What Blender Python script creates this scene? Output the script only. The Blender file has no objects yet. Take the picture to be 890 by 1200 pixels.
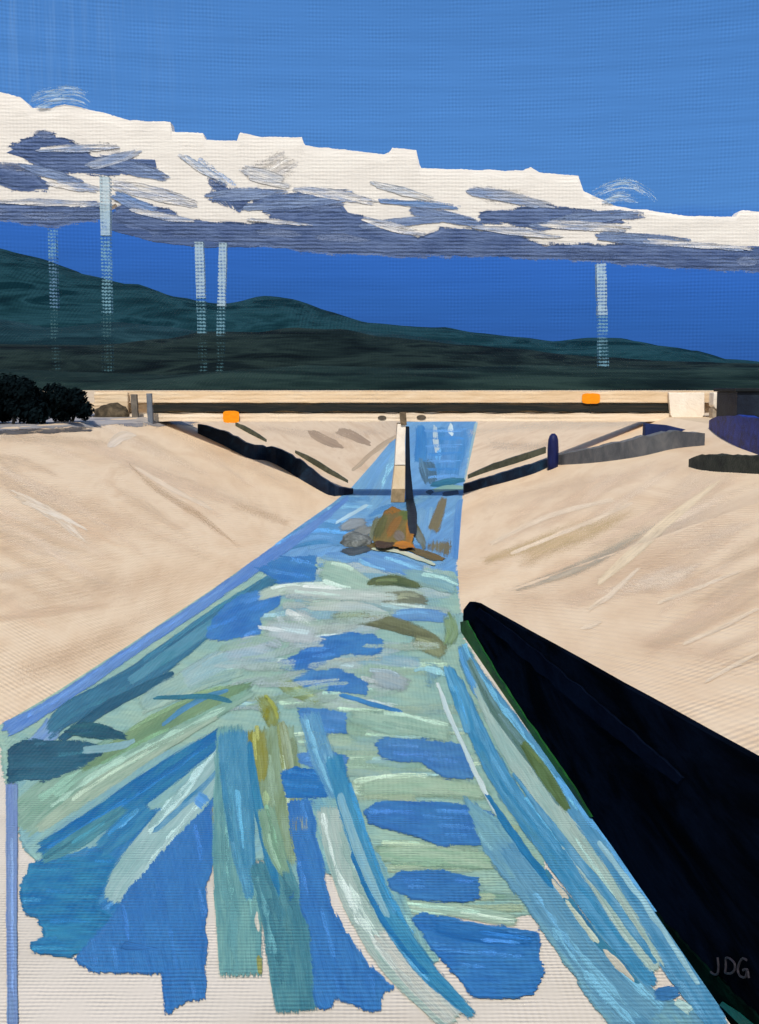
import bpy, bmesh, math, random
from mathutils import Vector, noise
random.seed(7)
R = math.radians
S = bpy.context.scene
COL = S.collection

# ------------------------------------------------------------------ camera model (photo pixels 890 x 1200)
F, CX, CY, HZ = 1287.0, 445.0, 600.0, 455.0
CAMZ = 6.0
PITCH = math.atan((CY - HZ) / F)
cp, sp = math.cos(PITCH), math.sin(PITCH)
def ray(px, py):
    a, b = (px - CX) / F, -(py - CY) / F
    return Vector((a, cp + b * sp, -sp + b * cp))
def on_z(px, py, z=0.0):
    d = ray(px, py); t = (z - CAMZ) / d.z
    return Vector((d.x * t, d.y * t, z))
def on_y(px, py, y):
    d = ray(px, py); t = y / d.y
    return Vector((d.x * t, y, CAMZ + d.z * t))

cam = bpy.data.cameras.new("camera"); camo = bpy.data.objects.new("camera", cam); COL.objects.link(camo)
camo.location = (0, 0, CAMZ); camo.rotation_euler = (R(90) - PITCH, 0, 0)
cam.sensor_fit = 'VERTICAL'; cam.sensor_height = 24; cam.lens = 24 * F / 1200
cam.clip_end = 30000; cam.clip_start = 0.1
S.camera = camo

# ------------------------------------------------------------------ terrain
def interp(pts, y):
    if y <= pts[0][1]:
        (x0, y0), (x1, y1) = pts[0], pts[1]
    elif y >= pts[-1][1]:
        (x0, y0), (x1, y1) = pts[-2], pts[-1]
    else:
        for k in range(len(pts) - 1):
            if pts[k][1] <= y <= pts[k + 1][1]:
                (x0, y0), (x1, y1) = pts[k], pts[k + 1]; break
    return x0 + (x1 - x0) * (y - y0) / (y1 - y0)
def gpts(l):
    r = [on_z(*p) for p in l]
    return sorted([(v.x, v.y) for v in r], key=lambda q: q[1])
LEFT = gpts([(0, 850), (60, 815), (150, 757), (250, 690), (300, 655), (350, 618), (390, 590), (412, 572), (440, 540), (475, 497)])
RIGHT = gpts([(860, 1200), (545, 745), (539, 700), (536, 660), (541, 597), (545, 565), (560, 496)])
def xl(y): return interp(LEFT, y)
def xr(y): return interp(RIGHT, y)
TOP, RUN = 4.5, 10.0
def xtl(y): return (-6.55 + 0.1068 * (y - 18.6)) - RUN
def xtr(y): return 2.1 + 0.095 * (y - 26.4) + RUN
WA, WB = on_z(545, 745), on_z(860, 1200)
def wall_x(y): return WA.x + (WB.x - WA.x) * (y - WA.y) / (WB.y - WA.y)
def wall_hit(px, py):
    d = ray(px, py); k = (WB.x - WA.x) / (WB.y - WA.y)
    t = (WA.x - k * WA.y) / (d.x - k * d.y)
    return Vector((d.x * t, d.y * t, CAMZ + d.z * t))
T1, T2 = wall_hit(545, 699), wall_hit(890, 893)
def wall_top(y): return min(4.4, T1.z + (T2.z - T1.z) * (y - T1.y) / (T2.y - T1.y))
YW = T1.y
WT = 0.1
def edge_r(y):
    if y < YW + .25: return wall_x(y) + WT, wall_top(min(y, YW)) * (.6 + .4 * min(1, max(0, (YW + .25 - y) / 1.2)) ** .8) - 0.03
    if y < YW + 2.2:
        f = (y - YW - .25) / 1.95
        return (wall_x(YW + .25) + WT) * (1 - f) + xr(YW + 2.2) * f, (wall_top(YW) * .6 - 0.03) * (1 - f)
    return xr(y), 0.0
def hgt(x, y):
    a, b = xl(y), xtl(y)
    if x < a: return min(TOP, TOP * (a - x) / (a - b))
    e, z = edge_r(y)
    if x > e: return min(TOP, z + (TOP - z) * (x - e) / (xtr(y) - e))
    return 0.0
def on_land(px, py, off=0.0):
    d = ray(px, py); y = 4.0; py0 = y
    while y < 420:
        t = y / d.y
        if CAMZ + d.z * t < hgt(d.x * t, y) + off: break
        py0 = y; y *= 1.02
    lo, hi = py0, y
    for _ in range(24):
        m = (lo + hi) / 2; t = m / d.y
        if CAMZ + d.z * t < hgt(d.x * t, m) + off: hi = m
        else: lo = m
    t = hi / d.y
    return Vector((d.x * t, hi, CAMZ + d.z * t))

# ------------------------------------------------------------------ colour and materials
def lin(c):
    c /= 255.0
    return c / 12.92 if c <= 0.04045 else ((c + 0.055) / 1.055) ** 2.4
KF = (0.95, 0.91, 0.83)
def A(r, g, b, k=1.0): return tuple(min(0.86, max(0.0012, lin(v) * k * q)) for v, q in zip((r, g, b), KF)) + (1.0,)

def nodes(name):
    m = bpy.data.materials.new(name); m.use_nodes = True
    return m, m.node_tree.nodes, m.node_tree.links
def nd(ns, t, **kw):
    n = ns.new(t)
    for k, v in kw.items(): setattr(n, k, v)
    return n
def weave(ns, lk, vec, per, wx='X', wy='Y'):
    """woven-canvas height: two crossed sine bands, broken by noise"""
    outs = []
    for d in (wx, wy):
        w = nd(ns, 'ShaderNodeTexWave', wave_type='BANDS', bands_direction=d, wave_profile='SIN')
        w.inputs['Scale'].default_value = 0.314 / per
        w.inputs['Distortion'].default_value = 1.2
        w.inputs['Detail'].default_value = 2; w.inputs['Detail Scale'].default_value = 0.8
        lk.new(vec, w.inputs['Vector']); outs.append(w.outputs['Fac'])
    m = nd(ns, 'ShaderNodeMath', operation='MULTIPLY_ADD')
    m.inputs[1].default_value = 1.7
    lk.new(outs[1], m.inputs[0]); lk.new(outs[0], m.inputs[2])
    nz = nd(ns, 'ShaderNodeTexNoise'); nz.inputs['Scale'].default_value = 0.16 / per; nz.inputs['Detail'].default_value = 2; lk.new(vec, nz.inputs['Vector'])
    am = nd(ns, 'ShaderNodeMapRange'); am.inputs['From Min'].default_value = 0.35; am.inputs['From Max'].default_value = 0.68; am.inputs['To Min'].default_value = 0.25; am.inputs['To Max'].default_value = 1.5; lk.new(nz.outputs['Fac'], am.inputs['Value'])
    c = nd(ns, 'ShaderNodeMath', operation='SUBTRACT'); c.inputs[1].default_value = 1.35; lk.new(m.outputs[0], c.inputs[0])
    r = nd(ns, 'ShaderNodeMath', operation='MULTIPLY'); lk.new(c.outputs[0], r.inputs[0]); lk.new(am.outputs[0], r.inputs[1])
    return r.outputs[0]

def paint(name, cols, stretch=(1, 1, 1), scale=1.0, detail=5, rough=0.6, bump=0.25, dist=0.02, per=None,
          wdirs=('X', 'Z'), wamt=0.5, rot=(0, 0, 0), fine=9.0, spec=0.15, rng=0.2):
    """brushed acrylic: a few pigments pulled along one direction, bristle relief and canvas tooth"""
    m, ns, lk = nodes(name); b = ns['Principled BSDF']
    tc = nd(ns, 'ShaderNodeTexCoord'); mp = nd(ns, 'ShaderNodeMapping')
    mp.inputs['Scale'].default_value = stretch; mp.inputs['Rotation'].default_value = rot
    lk.new(tc.outputs['Object'], mp.inputs['Vector'])
    n1 = nd(ns, 'ShaderNodeTexNoise'); n1.inputs['Scale'].default_value = scale
    n1.inputs['Detail'].default_value = detail; n1.inputs['Roughness'].default_value = 0.62; n1.inputs['Distortion'].default_value = 0.6
    lk.new(mp.outputs[0], n1.inputs['Vector'])
    cr = nd(ns, 'ShaderNodeValToRGB'); el = cr.color_ramp.elements
    while len(el) < len(cols): el.new(0.5)
    for i, c in enumerate(cols):
        el[i].position = 0.5 - rng + 2 * rng * i / max(1, len(cols) - 1); el[i].color = c
    lk.new(n1.outputs['Fac'], cr.inputs['Fac']); lk.new(cr.outputs['Color'], b.inputs['Base Color'])
    n2 = nd(ns, 'ShaderNodeTexNoise'); n2.inputs['Scale'].default_value = scale * fine; n2.inputs['Detail'].default_value = 3
    lk.new(mp.outputs[0], n2.inputs['Vector'])
    h = n2.outputs['Fac']
    if per:
        wr = nd(ns, 'ShaderNodeMapping'); wr.inputs['Rotation'].default_value = rot; lk.new(tc.outputs['Object'], wr.inputs['Vector'])
        wv = weave(ns, lk, wr.outputs[0], per, *wdirs)
        a = nd(ns, 'ShaderNodeMath', operation='MULTIPLY_ADD'); a.inputs[1].default_value = wamt
        lk.new(wv, a.inputs[0]); lk.new(h, a.inputs[2]); h = a.outputs[0]
    bp = nd(ns, 'ShaderNodeBump'); bp.inputs['Strength'].default_value = bump; bp.inputs['Distance'].default_value = dist
    lk.new(h, bp.inputs['Height']); lk.new(bp.outputs[0], b.inputs['Normal'])
    b.inputs['Roughness'].default_value = rough; b.inputs['Specular IOR Level'].default_value = spec
    return m

def stroke_material(name, per, dirs, rot=0.0, wamt=0.35, bdist=0.03):
    """one loaded brush: pigment pair per stroke, streaked along its length, dry ends and edges broken by the bristles"""
    m, ns, lk = nodes(name); b = ns['Principled BSDF']
    def math_(op, a, c=None, d=None, clamp=False):
        n = nd(ns, 'ShaderNodeMath', operation=op, use_clamp=clamp)
        for k, v in enumerate((a, c, d)):
            if v is None: continue
            if isinstance(v, (int, float)): n.inputs[k].default_value = v
            else: lk.new(v, n.inputs[k])
        return n.outputs[0]
    def noise_(sc, det, rough, loc=(0, 0, 0)):
        mp = nd(ns, 'ShaderNodeMapping'); mp.inputs['Scale'].default_value = sc; mp.inputs['Location'].default_value = loc
        lk.new(uv.outputs[0], mp.inputs['Vector'])
        n = nd(ns, 'ShaderNodeTexNoise', noise_dimensions='2D'); n.inputs['Scale'].default_value = 1; n.inputs['Detail'].default_value = det; n.inputs['Roughness'].default_value = rough
        lk.new(mp.outputs[0], n.inputs['Vector']); return n.outputs['Fac']
    uv = nd(ns, 'ShaderNodeUVMap', uv_map='uv')
    c1 = nd(ns, 'ShaderNodeAttribute', attribute_name='col'); c2 = nd(ns, 'ShaderNodeAttribute', attribute_name='col2')
    pr = nd(ns, 'ShaderNodeAttribute', attribute_name='prm')      # dryness, opacity, depth inside the stroke, softness
    sx = nd(ns, 'ShaderNodeSeparateColor'); lk.new(pr.outputs['Color'], sx.inputs['Color'])
    dry, opac, edge, soft = sx.outputs[0], sx.outputs[1], sx.outputs[2], pr.outputs['Alpha']
    n1 = noise_((0.16, 0.9, 1), 5, 0.65); n2 = noise_((0.25, 2.4, 1), 4, 0.7, (7, 3, 0)); n3 = noise_((0.12, 0.25, 1), 3, 0.6, (17, 23, 0))
    f = math_('MULTIPLY_ADD', n3, 0.8, math_('MULTIPLY', n1, 0.8))
    mr = nd(ns, 'ShaderNodeMapRange'); mr.inputs['From Min'].default_value = 0.62; mr.inputs['From Max'].default_value = 0.98; lk.new(f, mr.inputs['Value'])
    mx = nd(ns, 'ShaderNodeMix', data_type='RGBA'); lk.new(mr.outputs[0], mx.inputs['Factor']); lk.new(c1.outputs['Color'], mx.inputs['A']); lk.new(c2.outputs['Color'], mx.inputs['B'])
    vs = nd(ns, 'ShaderNodeVectorMath', operation='SCALE'); lk.new(mx.outputs['Result'], vs.inputs[0]); lk.new(math_('MULTIPLY_ADD', n2, 0.5, 0.75), vs.inputs['Scale'])
    lk.new(vs.outputs[0], b.inputs['Base Color'])
    a1 = math_('SUBTRACT', n2, math_('MULTIPLY_ADD', dry, 0.8, 0.0))
    r1 = nd(ns, 'ShaderNodeMapRange'); r1.inputs['From Max'].default_value = 0.09; lk.new(a1, r1.inputs['Value'])
    a2 = math_('SUBTRACT', edge, math_('MULTIPLY', n2, 0.6))
    r2 = nd(ns, 'ShaderNodeMapRange'); lk.new(math_('MULTIPLY_ADD', soft, 0.75, 0.07), r2.inputs['From Max']); lk.new(a2, r2.inputs['Value'])
    al = math_('MULTIPLY', math_('MULTIPLY', r1.outputs[0], r2.outputs[0]), opac, clamp=True)
    # thin paint catches only the tooth of the weave: covered or bare, never half there
    gr = noise_((5.2, 6.4, 1), 1, 0.5, (3, 91, 0)); g2 = nd(ns, 'ShaderNodeMapRange'); g2.inputs['From Min'].default_value = 0.26; g2.inputs['From Max'].default_value = 0.74; g2.inputs['To Min'].default_value = 0.03; g2.inputs['To Max'].default_value = 0.97
    lk.new(gr, g2.inputs['Value'])
    lk.new(math_('GREATER_THAN', al, g2.outputs[0]), b.inputs['Alpha'])
    tc = nd(ns, 'ShaderNodeTexCoord'); mp = nd(ns, 'ShaderNodeMapping'); mp.inputs['Rotation'].default_value = (0, 0, rot); lk.new(tc.outputs['Object'], mp.inputs['Vector'])
    wv = weave(ns, lk, mp.outputs[0], per, *dirs)
    ridge = math_('SUBTRACT', 1.0, math_('MULTIPLY', math_('ABSOLUTE', math_('SUBTRACT', edge, 0.5)), 5.0), clamp=True)
    h = math_('ADD', n1, n2); h = math_('MULTIPLY_ADD', wv, wamt, h); h = math_('MULTIPLY_ADD', ridge, math_('SUBTRACT', 0.8, math_('MULTIPLY', soft, 0.8)), h)
    bp = nd(ns, 'ShaderNodeBump'); bp.inputs['Strength'].default_value = 0.45; bp.inputs['Distance'].default_value = bdist
    lk.new(h, bp.inputs['Height']); lk.new(bp.outputs[0], b.inputs['Normal'])
    b.inputs['Roughness'].default_value = 0.5; b.inputs['Specular IOR Level'].default_value = 0.12
    return m
ROTL, ROTR = R(17), R(-15)
STROKE = stroke_material("brushed_water", 0.075, ('X', 'Y'))
STROKE_L = stroke_material("brushed_bank_left", 0.15, ('Y', 'X'), ROTL, 0.3)
STROKE_R = stroke_material("brushed_bank_right", 0.15, ('Y', 'X'), ROTR, 0.3)
STROKE_C = stroke_material("brushed_cloud", 9.5, ('X', 'Z'), 0, 0.3, 8)

# ------------------------------------------------------------------ objects and tags
def link(name, me, parent=None, mat=None):
    o = bpy.data.objects.new(name, me); COL.objects.link(o)
    if parent is not None: o.parent = parent
    if mat is not None: me.materials.append(mat)
    return o
def tag(o, label=None, cat=None, group=None, kind=None):
    for k, v in (('label', label), ('category', cat), ('group', group), ('kind', kind)):
        if v: o[k] = v
    return o
def empty(name, loc, label, cat, group=None):
    o = bpy.data.objects.new(name, None); COL.objects.link(o); o.location = loc; o.empty_display_size = 0.3
    return tag(o, label, cat, group)
def bm_obj(name, bm, mat, parent=None, smooth=False, bevel=0, base=None):
    if base is not None: bmesh.ops.translate(bm, verts=bm.verts, vec=-Vector(base))
    bmesh.ops.recalc_face_normals(bm, faces=bm.faces)
    me = bpy.data.meshes.new(name); bm.to_mesh(me); bm.free()
    if smooth:
        for p in me.polygons: p.use_smooth = True
    o = link(name, me, parent, mat)
    if bevel:
        mod = o.modifiers.new("bevel", 'BEVEL'); mod.width = bevel; mod.segments = 2; mod.limit_method = 'ANGLE'
    return o
def box(bm, x0, x1, y0, y1, z0, z1, jit=0.0):
    vs = [bm.verts.new((x + random.uniform(-jit, jit), y + random.uniform(-jit, jit), z + random.uniform(-jit, jit)))
          for x in (x0, x1) for y in (y0, y1) for z in (z0, z1)]
    for f in ((0, 1, 3, 2), (4, 6, 7, 5), (0, 4, 5, 1), (2, 3, 7, 6), (0, 2, 6, 4), (1, 5, 7, 3)):
        bm.faces.new([vs[i] for i in f])
def bar(bm, a, b, ra, rb=None, n=6):
    a, b = Vector(a), Vector(b); rb = ra if rb is None else rb
    d = (b - a).normalized(); u = d.orthogonal().normalized(); v = d.cross(u)
    r1 = [bm.verts.new(a + (u * math.cos(t) + v * math.sin(t)) * ra) for t in [2 * math.pi * k / n for k in range(n)]]
    r2 = [bm.verts.new(b + (u * math.cos(t) + v * math.sin(t)) * rb) for t in [2 * math.pi * k / n for k in range(n)]]
    for k in range(n): bm.faces.new((r1[k], r1[(k + 1) % n], r2[(k + 1) % n], r2[k]))
    bm.faces.new(r1[::-1]); bm.faces.new(r2)
def prism(bm, quads):
    """sweep of 4-point cross-sections"""
    rings = [[bm.verts.new(p) for p in q] for q in quads]
    for a, b in zip(rings, rings[1:]):
        for k in range(4): bm.faces.new((a[k], a[(k + 1) % 4], b[(k + 1) % 4], b[k]))
    bm.faces.new(rings[0][::-1]); bm.faces.new(rings[-1])

# ------------------------------------------------------------------ brush engine
def catmull(pts, step):
    P = [pts[0]] + list(pts) + [pts[-1]]; out = []
    for i in range(1, len(P) - 2):
        p0, p1, p2, p3 = P[i - 1], P[i], P[i + 1], P[i + 2]
        L = math.hypot(p2[0] - p1[0], p2[1] - p1[1]); n = max(2, int(L / step))
        for k in range(n):
            t = k / n
            out.append(tuple(0.5 * ((2 * b) + (c - a) * t + (2 * a - 5 * b + 4 * c - d) * t * t + (3 * b - a - 3 * c + d) * t ** 3)
                             for a, b, c, d in zip(p0, p1, p2, p3)))
    out.append(tuple(pts[-1])); return out
class Brush:
    def __init__(self, place, z0=0.0015, dz=0.00002, tone=None, streaks=False):
        self.v, self.f, self.uv, self.c1, self.c2, self.p = [], [], [], [], [], []
        self.place, self.z, self.dz, self.k = place, z0, dz, 0
        self.tone, self.streaks, self.rnd = tone, streaks, random.Random(11)
    def _next(self):
        self.z += self.dz; self.k += 1
    def ribbon(self, pts, c1, c2=None, w=None, rag=6, dry=0.0, opac=1.0, wob=1.2, soft=0.13):
        """pts = (x, y, width) in picture measure, laid on the ground where it lies"""
        self._next()
        c2 = c2 or tuple(min(255, v * 1.1 + 6) for v in c1)
        P = catmull([(p[0], p[1], p[2] if len(p) > 2 else w) for p in pts], 5)
        wmax = max(p[2] for p in P); nv = max(5, min(24, int(wmax / 2) | 1))
        tot = sum(math.hypot(b[0] - a[0], b[1] - a[1]) for a, b in zip(P, P[1:])); s = 0
        o1, o2 = c1, c2
        if self.tone: c1, c2 = self.tone(c1), self.tone(c2)
        A1, A2 = A(*c1), A(*c2); base = len(self.v); sd = self.k * 3.17; n = len(P)
        sc = min(10 + 26 * soft, max(2.5, wmax * 0.5))
        for i, (x, y, wd) in enumerate(P):
            a = P[max(0, i - 1)]; b = P[min(n - 1, i + 1)]; wd += 4 if wd > 6 else 2
            dx, dy = b[0] - a[0], b[1] - a[1]; l = math.hypot(dx, dy) or 1; dx /= l; dy /= l
            if i: s += math.hypot(x - P[i - 1][0], y - P[i - 1][1])
            f = s / tot
            for j in range(nv):
                q = j / (nv - 1) * 2 - 1
                hw = wd / 2 + (wob * noise.noise((s * 0.05, sd, q > 0)) * 1.6 + wob * .6 * noise.noise((s * 0.35, sd + 9, q > 0)) if abs(q) > 0.99 else 0)
                e = (noise.noise((q * wd * 0.22, sd, 5.5)) * 0.7 + noise.noise((q * wd * 0.7, sd, 1.5)) * 0.5 - 0.5 * q * q) * rag
                sh = e * (max(0, f - 0.75) / 0.25 if f > 0.5 else -max(0, 0.25 - f) / 0.25)
                X, Y = x - dy * q * hw + dx * sh, y + dx * q * hw + dy * sh
                self.v.append(self.place(X, Y, self.z))
                self.uv.append((s / 7 + sd, q * wd / 9 + sd))
                self.c1.append(A1); self.c2.append(A2)
                dist = min((1 - abs(q)) * wd / 2, min(s, tot - s) * 0.5 + 1.2)
                self.p.append((min(1, dry + max(0, f - 0.7) * dry), opac, min(1, (dist + .6) / sc), soft))
        for i in range(n - 1):
            for j in range(nv - 1):
                o = base + i * nv + j; self.f.append((o, o + 1, o + nv + 1, o + nv))
        if self.streaks and wmax >= 15 and tot > 30:
            self.streaks = False; r = self.rnd
            for _ in range(2 + int(wmax / 14)):
                q = r.uniform(-.8, .8); a = r.uniform(0, .55); b = min(.97, a + r.uniform(.3, .6)); i0, i1 = int(a * (n - 1)), max(int(a * (n - 1)) + 3, int(b * (n - 1)))
                pts2 = []
                for i in range(i0, min(n, i1 + 1), 2):
                    x, y, wd = P[i]; u, v = P[max(0, i - 1)], P[min(n - 1, i + 1)]; l = math.hypot(v[0] - u[0], v[1] - u[1]) or 1
                    pts2.append((x - (v[1] - u[1]) / l * q * wd / 2, y + (v[0] - u[0]) / l * q * wd / 2, r.uniform(2, max(3, wmax * .16))))
                k = r.choice((.9, .95, 1.06, 1.12)); cc = tuple(min(250, t * k + (10 if k > 1 else 0)) for t in (o1 if r.random() < .5 else o2))
                if len(pts2) > 2: self.ribbon(pts2, cc, dry=.42, opac=.75, soft=.15, rag=3)
            self.streaks = True
    def patch(self, poly, c1, c2=None, ang=0, rag=2.0, opac=1.0, dry=0.0, soft=0.06, cell=3.5):
        """a filled dab: a fine grid that knows how deep inside the outline it lies, so the bristles can break the rim"""
        self._next()
        c2 = c2 or tuple(min(255, v * 1.1 + 6) for v in c1)
        o1, o2 = c1, c2
        if self.tone: c1, c2 = self.tone(c1), self.tone(c2)
        A1, A2 = A(*c1), A(*c2); sd = self.k * 2.31; ca, sa = math.cos(R(ang)), math.sin(R(ang))
        E = list(zip(poly, poly[1:] + poly[:1])); x0 = min(p[0] for p in poly) - 6; x1 = max(p[0] for p in poly) + 6; y0 = min(p[1] for p in poly) - 6; y1 = max(p[1] for p in poly) + 6
        nx, ny = int((x1 - x0) / cell) + 2, int((y1 - y0) / cell) + 2; sc = (15 if min(x1 - x0, y1 - y0) > 34 else 11) + 26 * soft; D = {}
        for i in range(nx):
            for j in range(ny):
                X, Y = x0 + i * cell, y0 + j * cell; d2 = 1e9; ins = False
                for (ax, ay), (bx, by) in E:
                    ex, ey = bx - ax, by - ay; t = ((X - ax) * ex + (Y - ay) * ey) / (ex * ex + ey * ey + 1e-9); t = 0 if t < 0 else 1 if t > 1 else t
                    q = (X - ax - ex * t) ** 2 + (Y - ay - ey * t) ** 2
                    if q < d2: d2 = q
                    if (ay > Y) != (by > Y) and X < (bx - ax) * (Y - ay) / (by - ay) + ax: ins = not ins
                d = math.sqrt(d2) * (1 if ins else -1)
                d += rag * (noise.noise((X * .05, Y * .05, sd)) + .5 * noise.noise((X * .2, Y * .2, sd)))
                D[i, j] = d
        ix = {}
        def vert(i, j):
            if (i, j) not in ix:
                X, Y = x0 + i * cell, y0 + j * cell; ix[i, j] = len(self.v)
                self.v.append(self.place(X, Y, self.z)); self.uv.append(((X * ca + Y * sa) / 7 + sd, (-X * sa + Y * ca) / 9 + sd))
                self.c1.append(A1); self.c2.append(A2); self.p.append((dry, opac, max(-.5, min(1, (D[i, j] + 4.4) / sc)), soft))
            return ix[i, j]
        for i in range(nx - 1):
            for j in range(ny - 1):
                c = ((i, j), (i + 1, j), (i + 1, j + 1), (i, j + 1))
                if max(D[k] for k in c) > -4.5: self.f.append(tuple(vert(*k) for k in c))
        if self.streaks:
            r = self.rnd; ins_ = [k for k, d in D.items() if d > 5]; self.streaks = False
            for _ in range(min(9, 1 + len(ins_) // 45) if len(ins_) < 4000 else 0):
                i, j = r.choice(ins_); L = r.uniform(14, 60); pts2 = []
                for t in range(-4, 5):
                    a_, b_ = i + ca * L * t / 8 / cell, j + sa * L * t / 8 / cell
                    if D.get((round(a_), round(b_)), -9) > 2: pts2.append((x0 + a_ * cell, y0 + b_ * cell, r.uniform(2, 6)))
                k = r.choice((.97, 1.03, 1.06, 1.1)); cc = tuple(min(250, q * k + (8 if k > 1 else 0)) for q in (o1 if r.random() < .5 else o2))
                if len(pts2) > 4: self.ribbon(pts2, cc, dry=.42, opac=.5, soft=.25, rag=3)
            self.streaks = True
    def fill(self, me, slot):
        """append to an existing mesh as a second material"""
        bm = bmesh.new(); bm.from_mesh(me)
        uvl = bm.loops.layers.uv.get('uv') or bm.loops.layers.uv.new('uv')
        L = {n: bm.verts.layers.float_color.get(n) or bm.verts.layers.float_color.new(n) for n in ('col', 'col2', 'prm')}
        vs = []
        for p, a, b, q in zip(self.v, self.c1, self.c2, self.p):
            v = bm.verts.new(p); v[L['col']] = a; v[L['col2']] = b; v[L['prm']] = q; vs.append(v)
        ix = {v: k for k, v in enumerate(vs)}; big = []
        for f in self.f:
            try: fc = bm.faces.new([vs[i] for i in f])
            except ValueError: continue
            fc.material_index = slot; fc.smooth = True
            for lp in fc.loops: lp[uvl].uv = self.uv[ix[lp.vert]]
            if len(f) > 4: big.append(fc)
        bmesh.ops.triangulate(bm, faces=big, ngon_method='EAR_CLIP')
        bm.normal_update(); bm.to_mesh(me); bm.free()
def ragged(poly, amp, sd, teeth=1.0, step=2.2):
    out = []; n = len(poly); s = 0
    for i in range(n):
        (x0, y0), (x1, y1) = poly[i], poly[(i + 1) % n]
        L = math.hypot(x1 - x0, y1 - y0) or 1; k = max(1, int(L / step)); nx, ny = (y1 - y0) / L, -(x1 - x0) / L
        for j in range(k):
            t = j / k; q = s + L * t
            d = amp * (noise.noise((q * 0.045, sd, 0)) * 1.5 + teeth * 0.7 * noise.noise((q * 0.31, sd, 4)))
            d *= min(1, (min(t, 1 - t) * L) / 6 + 0.35)
            out.append((x0 + (x1 - x0) * t + nx * d, y0 + (y1 - y0) * t + ny * d))
        s += L
    return out
def land_place(X, Y, z): return on_land(X, Y, z)
def water_place(X, Y, z): return on_z(X, min(Y, 1500), z)

# ------------------------------------------------------------------ world, sun
w = bpy.data.worlds.new("World"); S.world = w; w.use_nodes = True
bg = w.node_tree.nodes['Background']; sky = w.node_tree.nodes.new('ShaderNodeTexSky'); sky.sky_type = 'NISHITA'; sky.sun_disc = False
ELEV, AZ = R(50), R(187)                 # sun behind the viewer, a little to the left
sky.sun_elevation = ELEV; sky.sun_rotation = AZ
w.node_tree.links.new(sky.outputs[0], bg.inputs['Color']); bg.inputs['Strength'].default_value = 0.08
sl = bpy.data.lights.new("sun", 'SUN'); sl.energy = 3.6; sl.angle = R(0.5); sl.color = (1.0, 0.955, 0.89)
so = bpy.data.objects.new("sun", sl); COL.objects.link(so)
sd_ = Vector((math.sin(AZ) * math.cos(ELEV), math.cos(AZ) * math.cos(ELEV), math.sin(ELEV)))
so.rotation_euler = (-sd_).to_track_quat('-Z', 'Y').to_euler(); so.location = (0, -20, 60)
S.view_settings.view_transform = 'Standard'; S.view_settings.look = 'None'; S.view_settings.exposure = 0.12
EXPO = 2 ** 0.12

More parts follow.
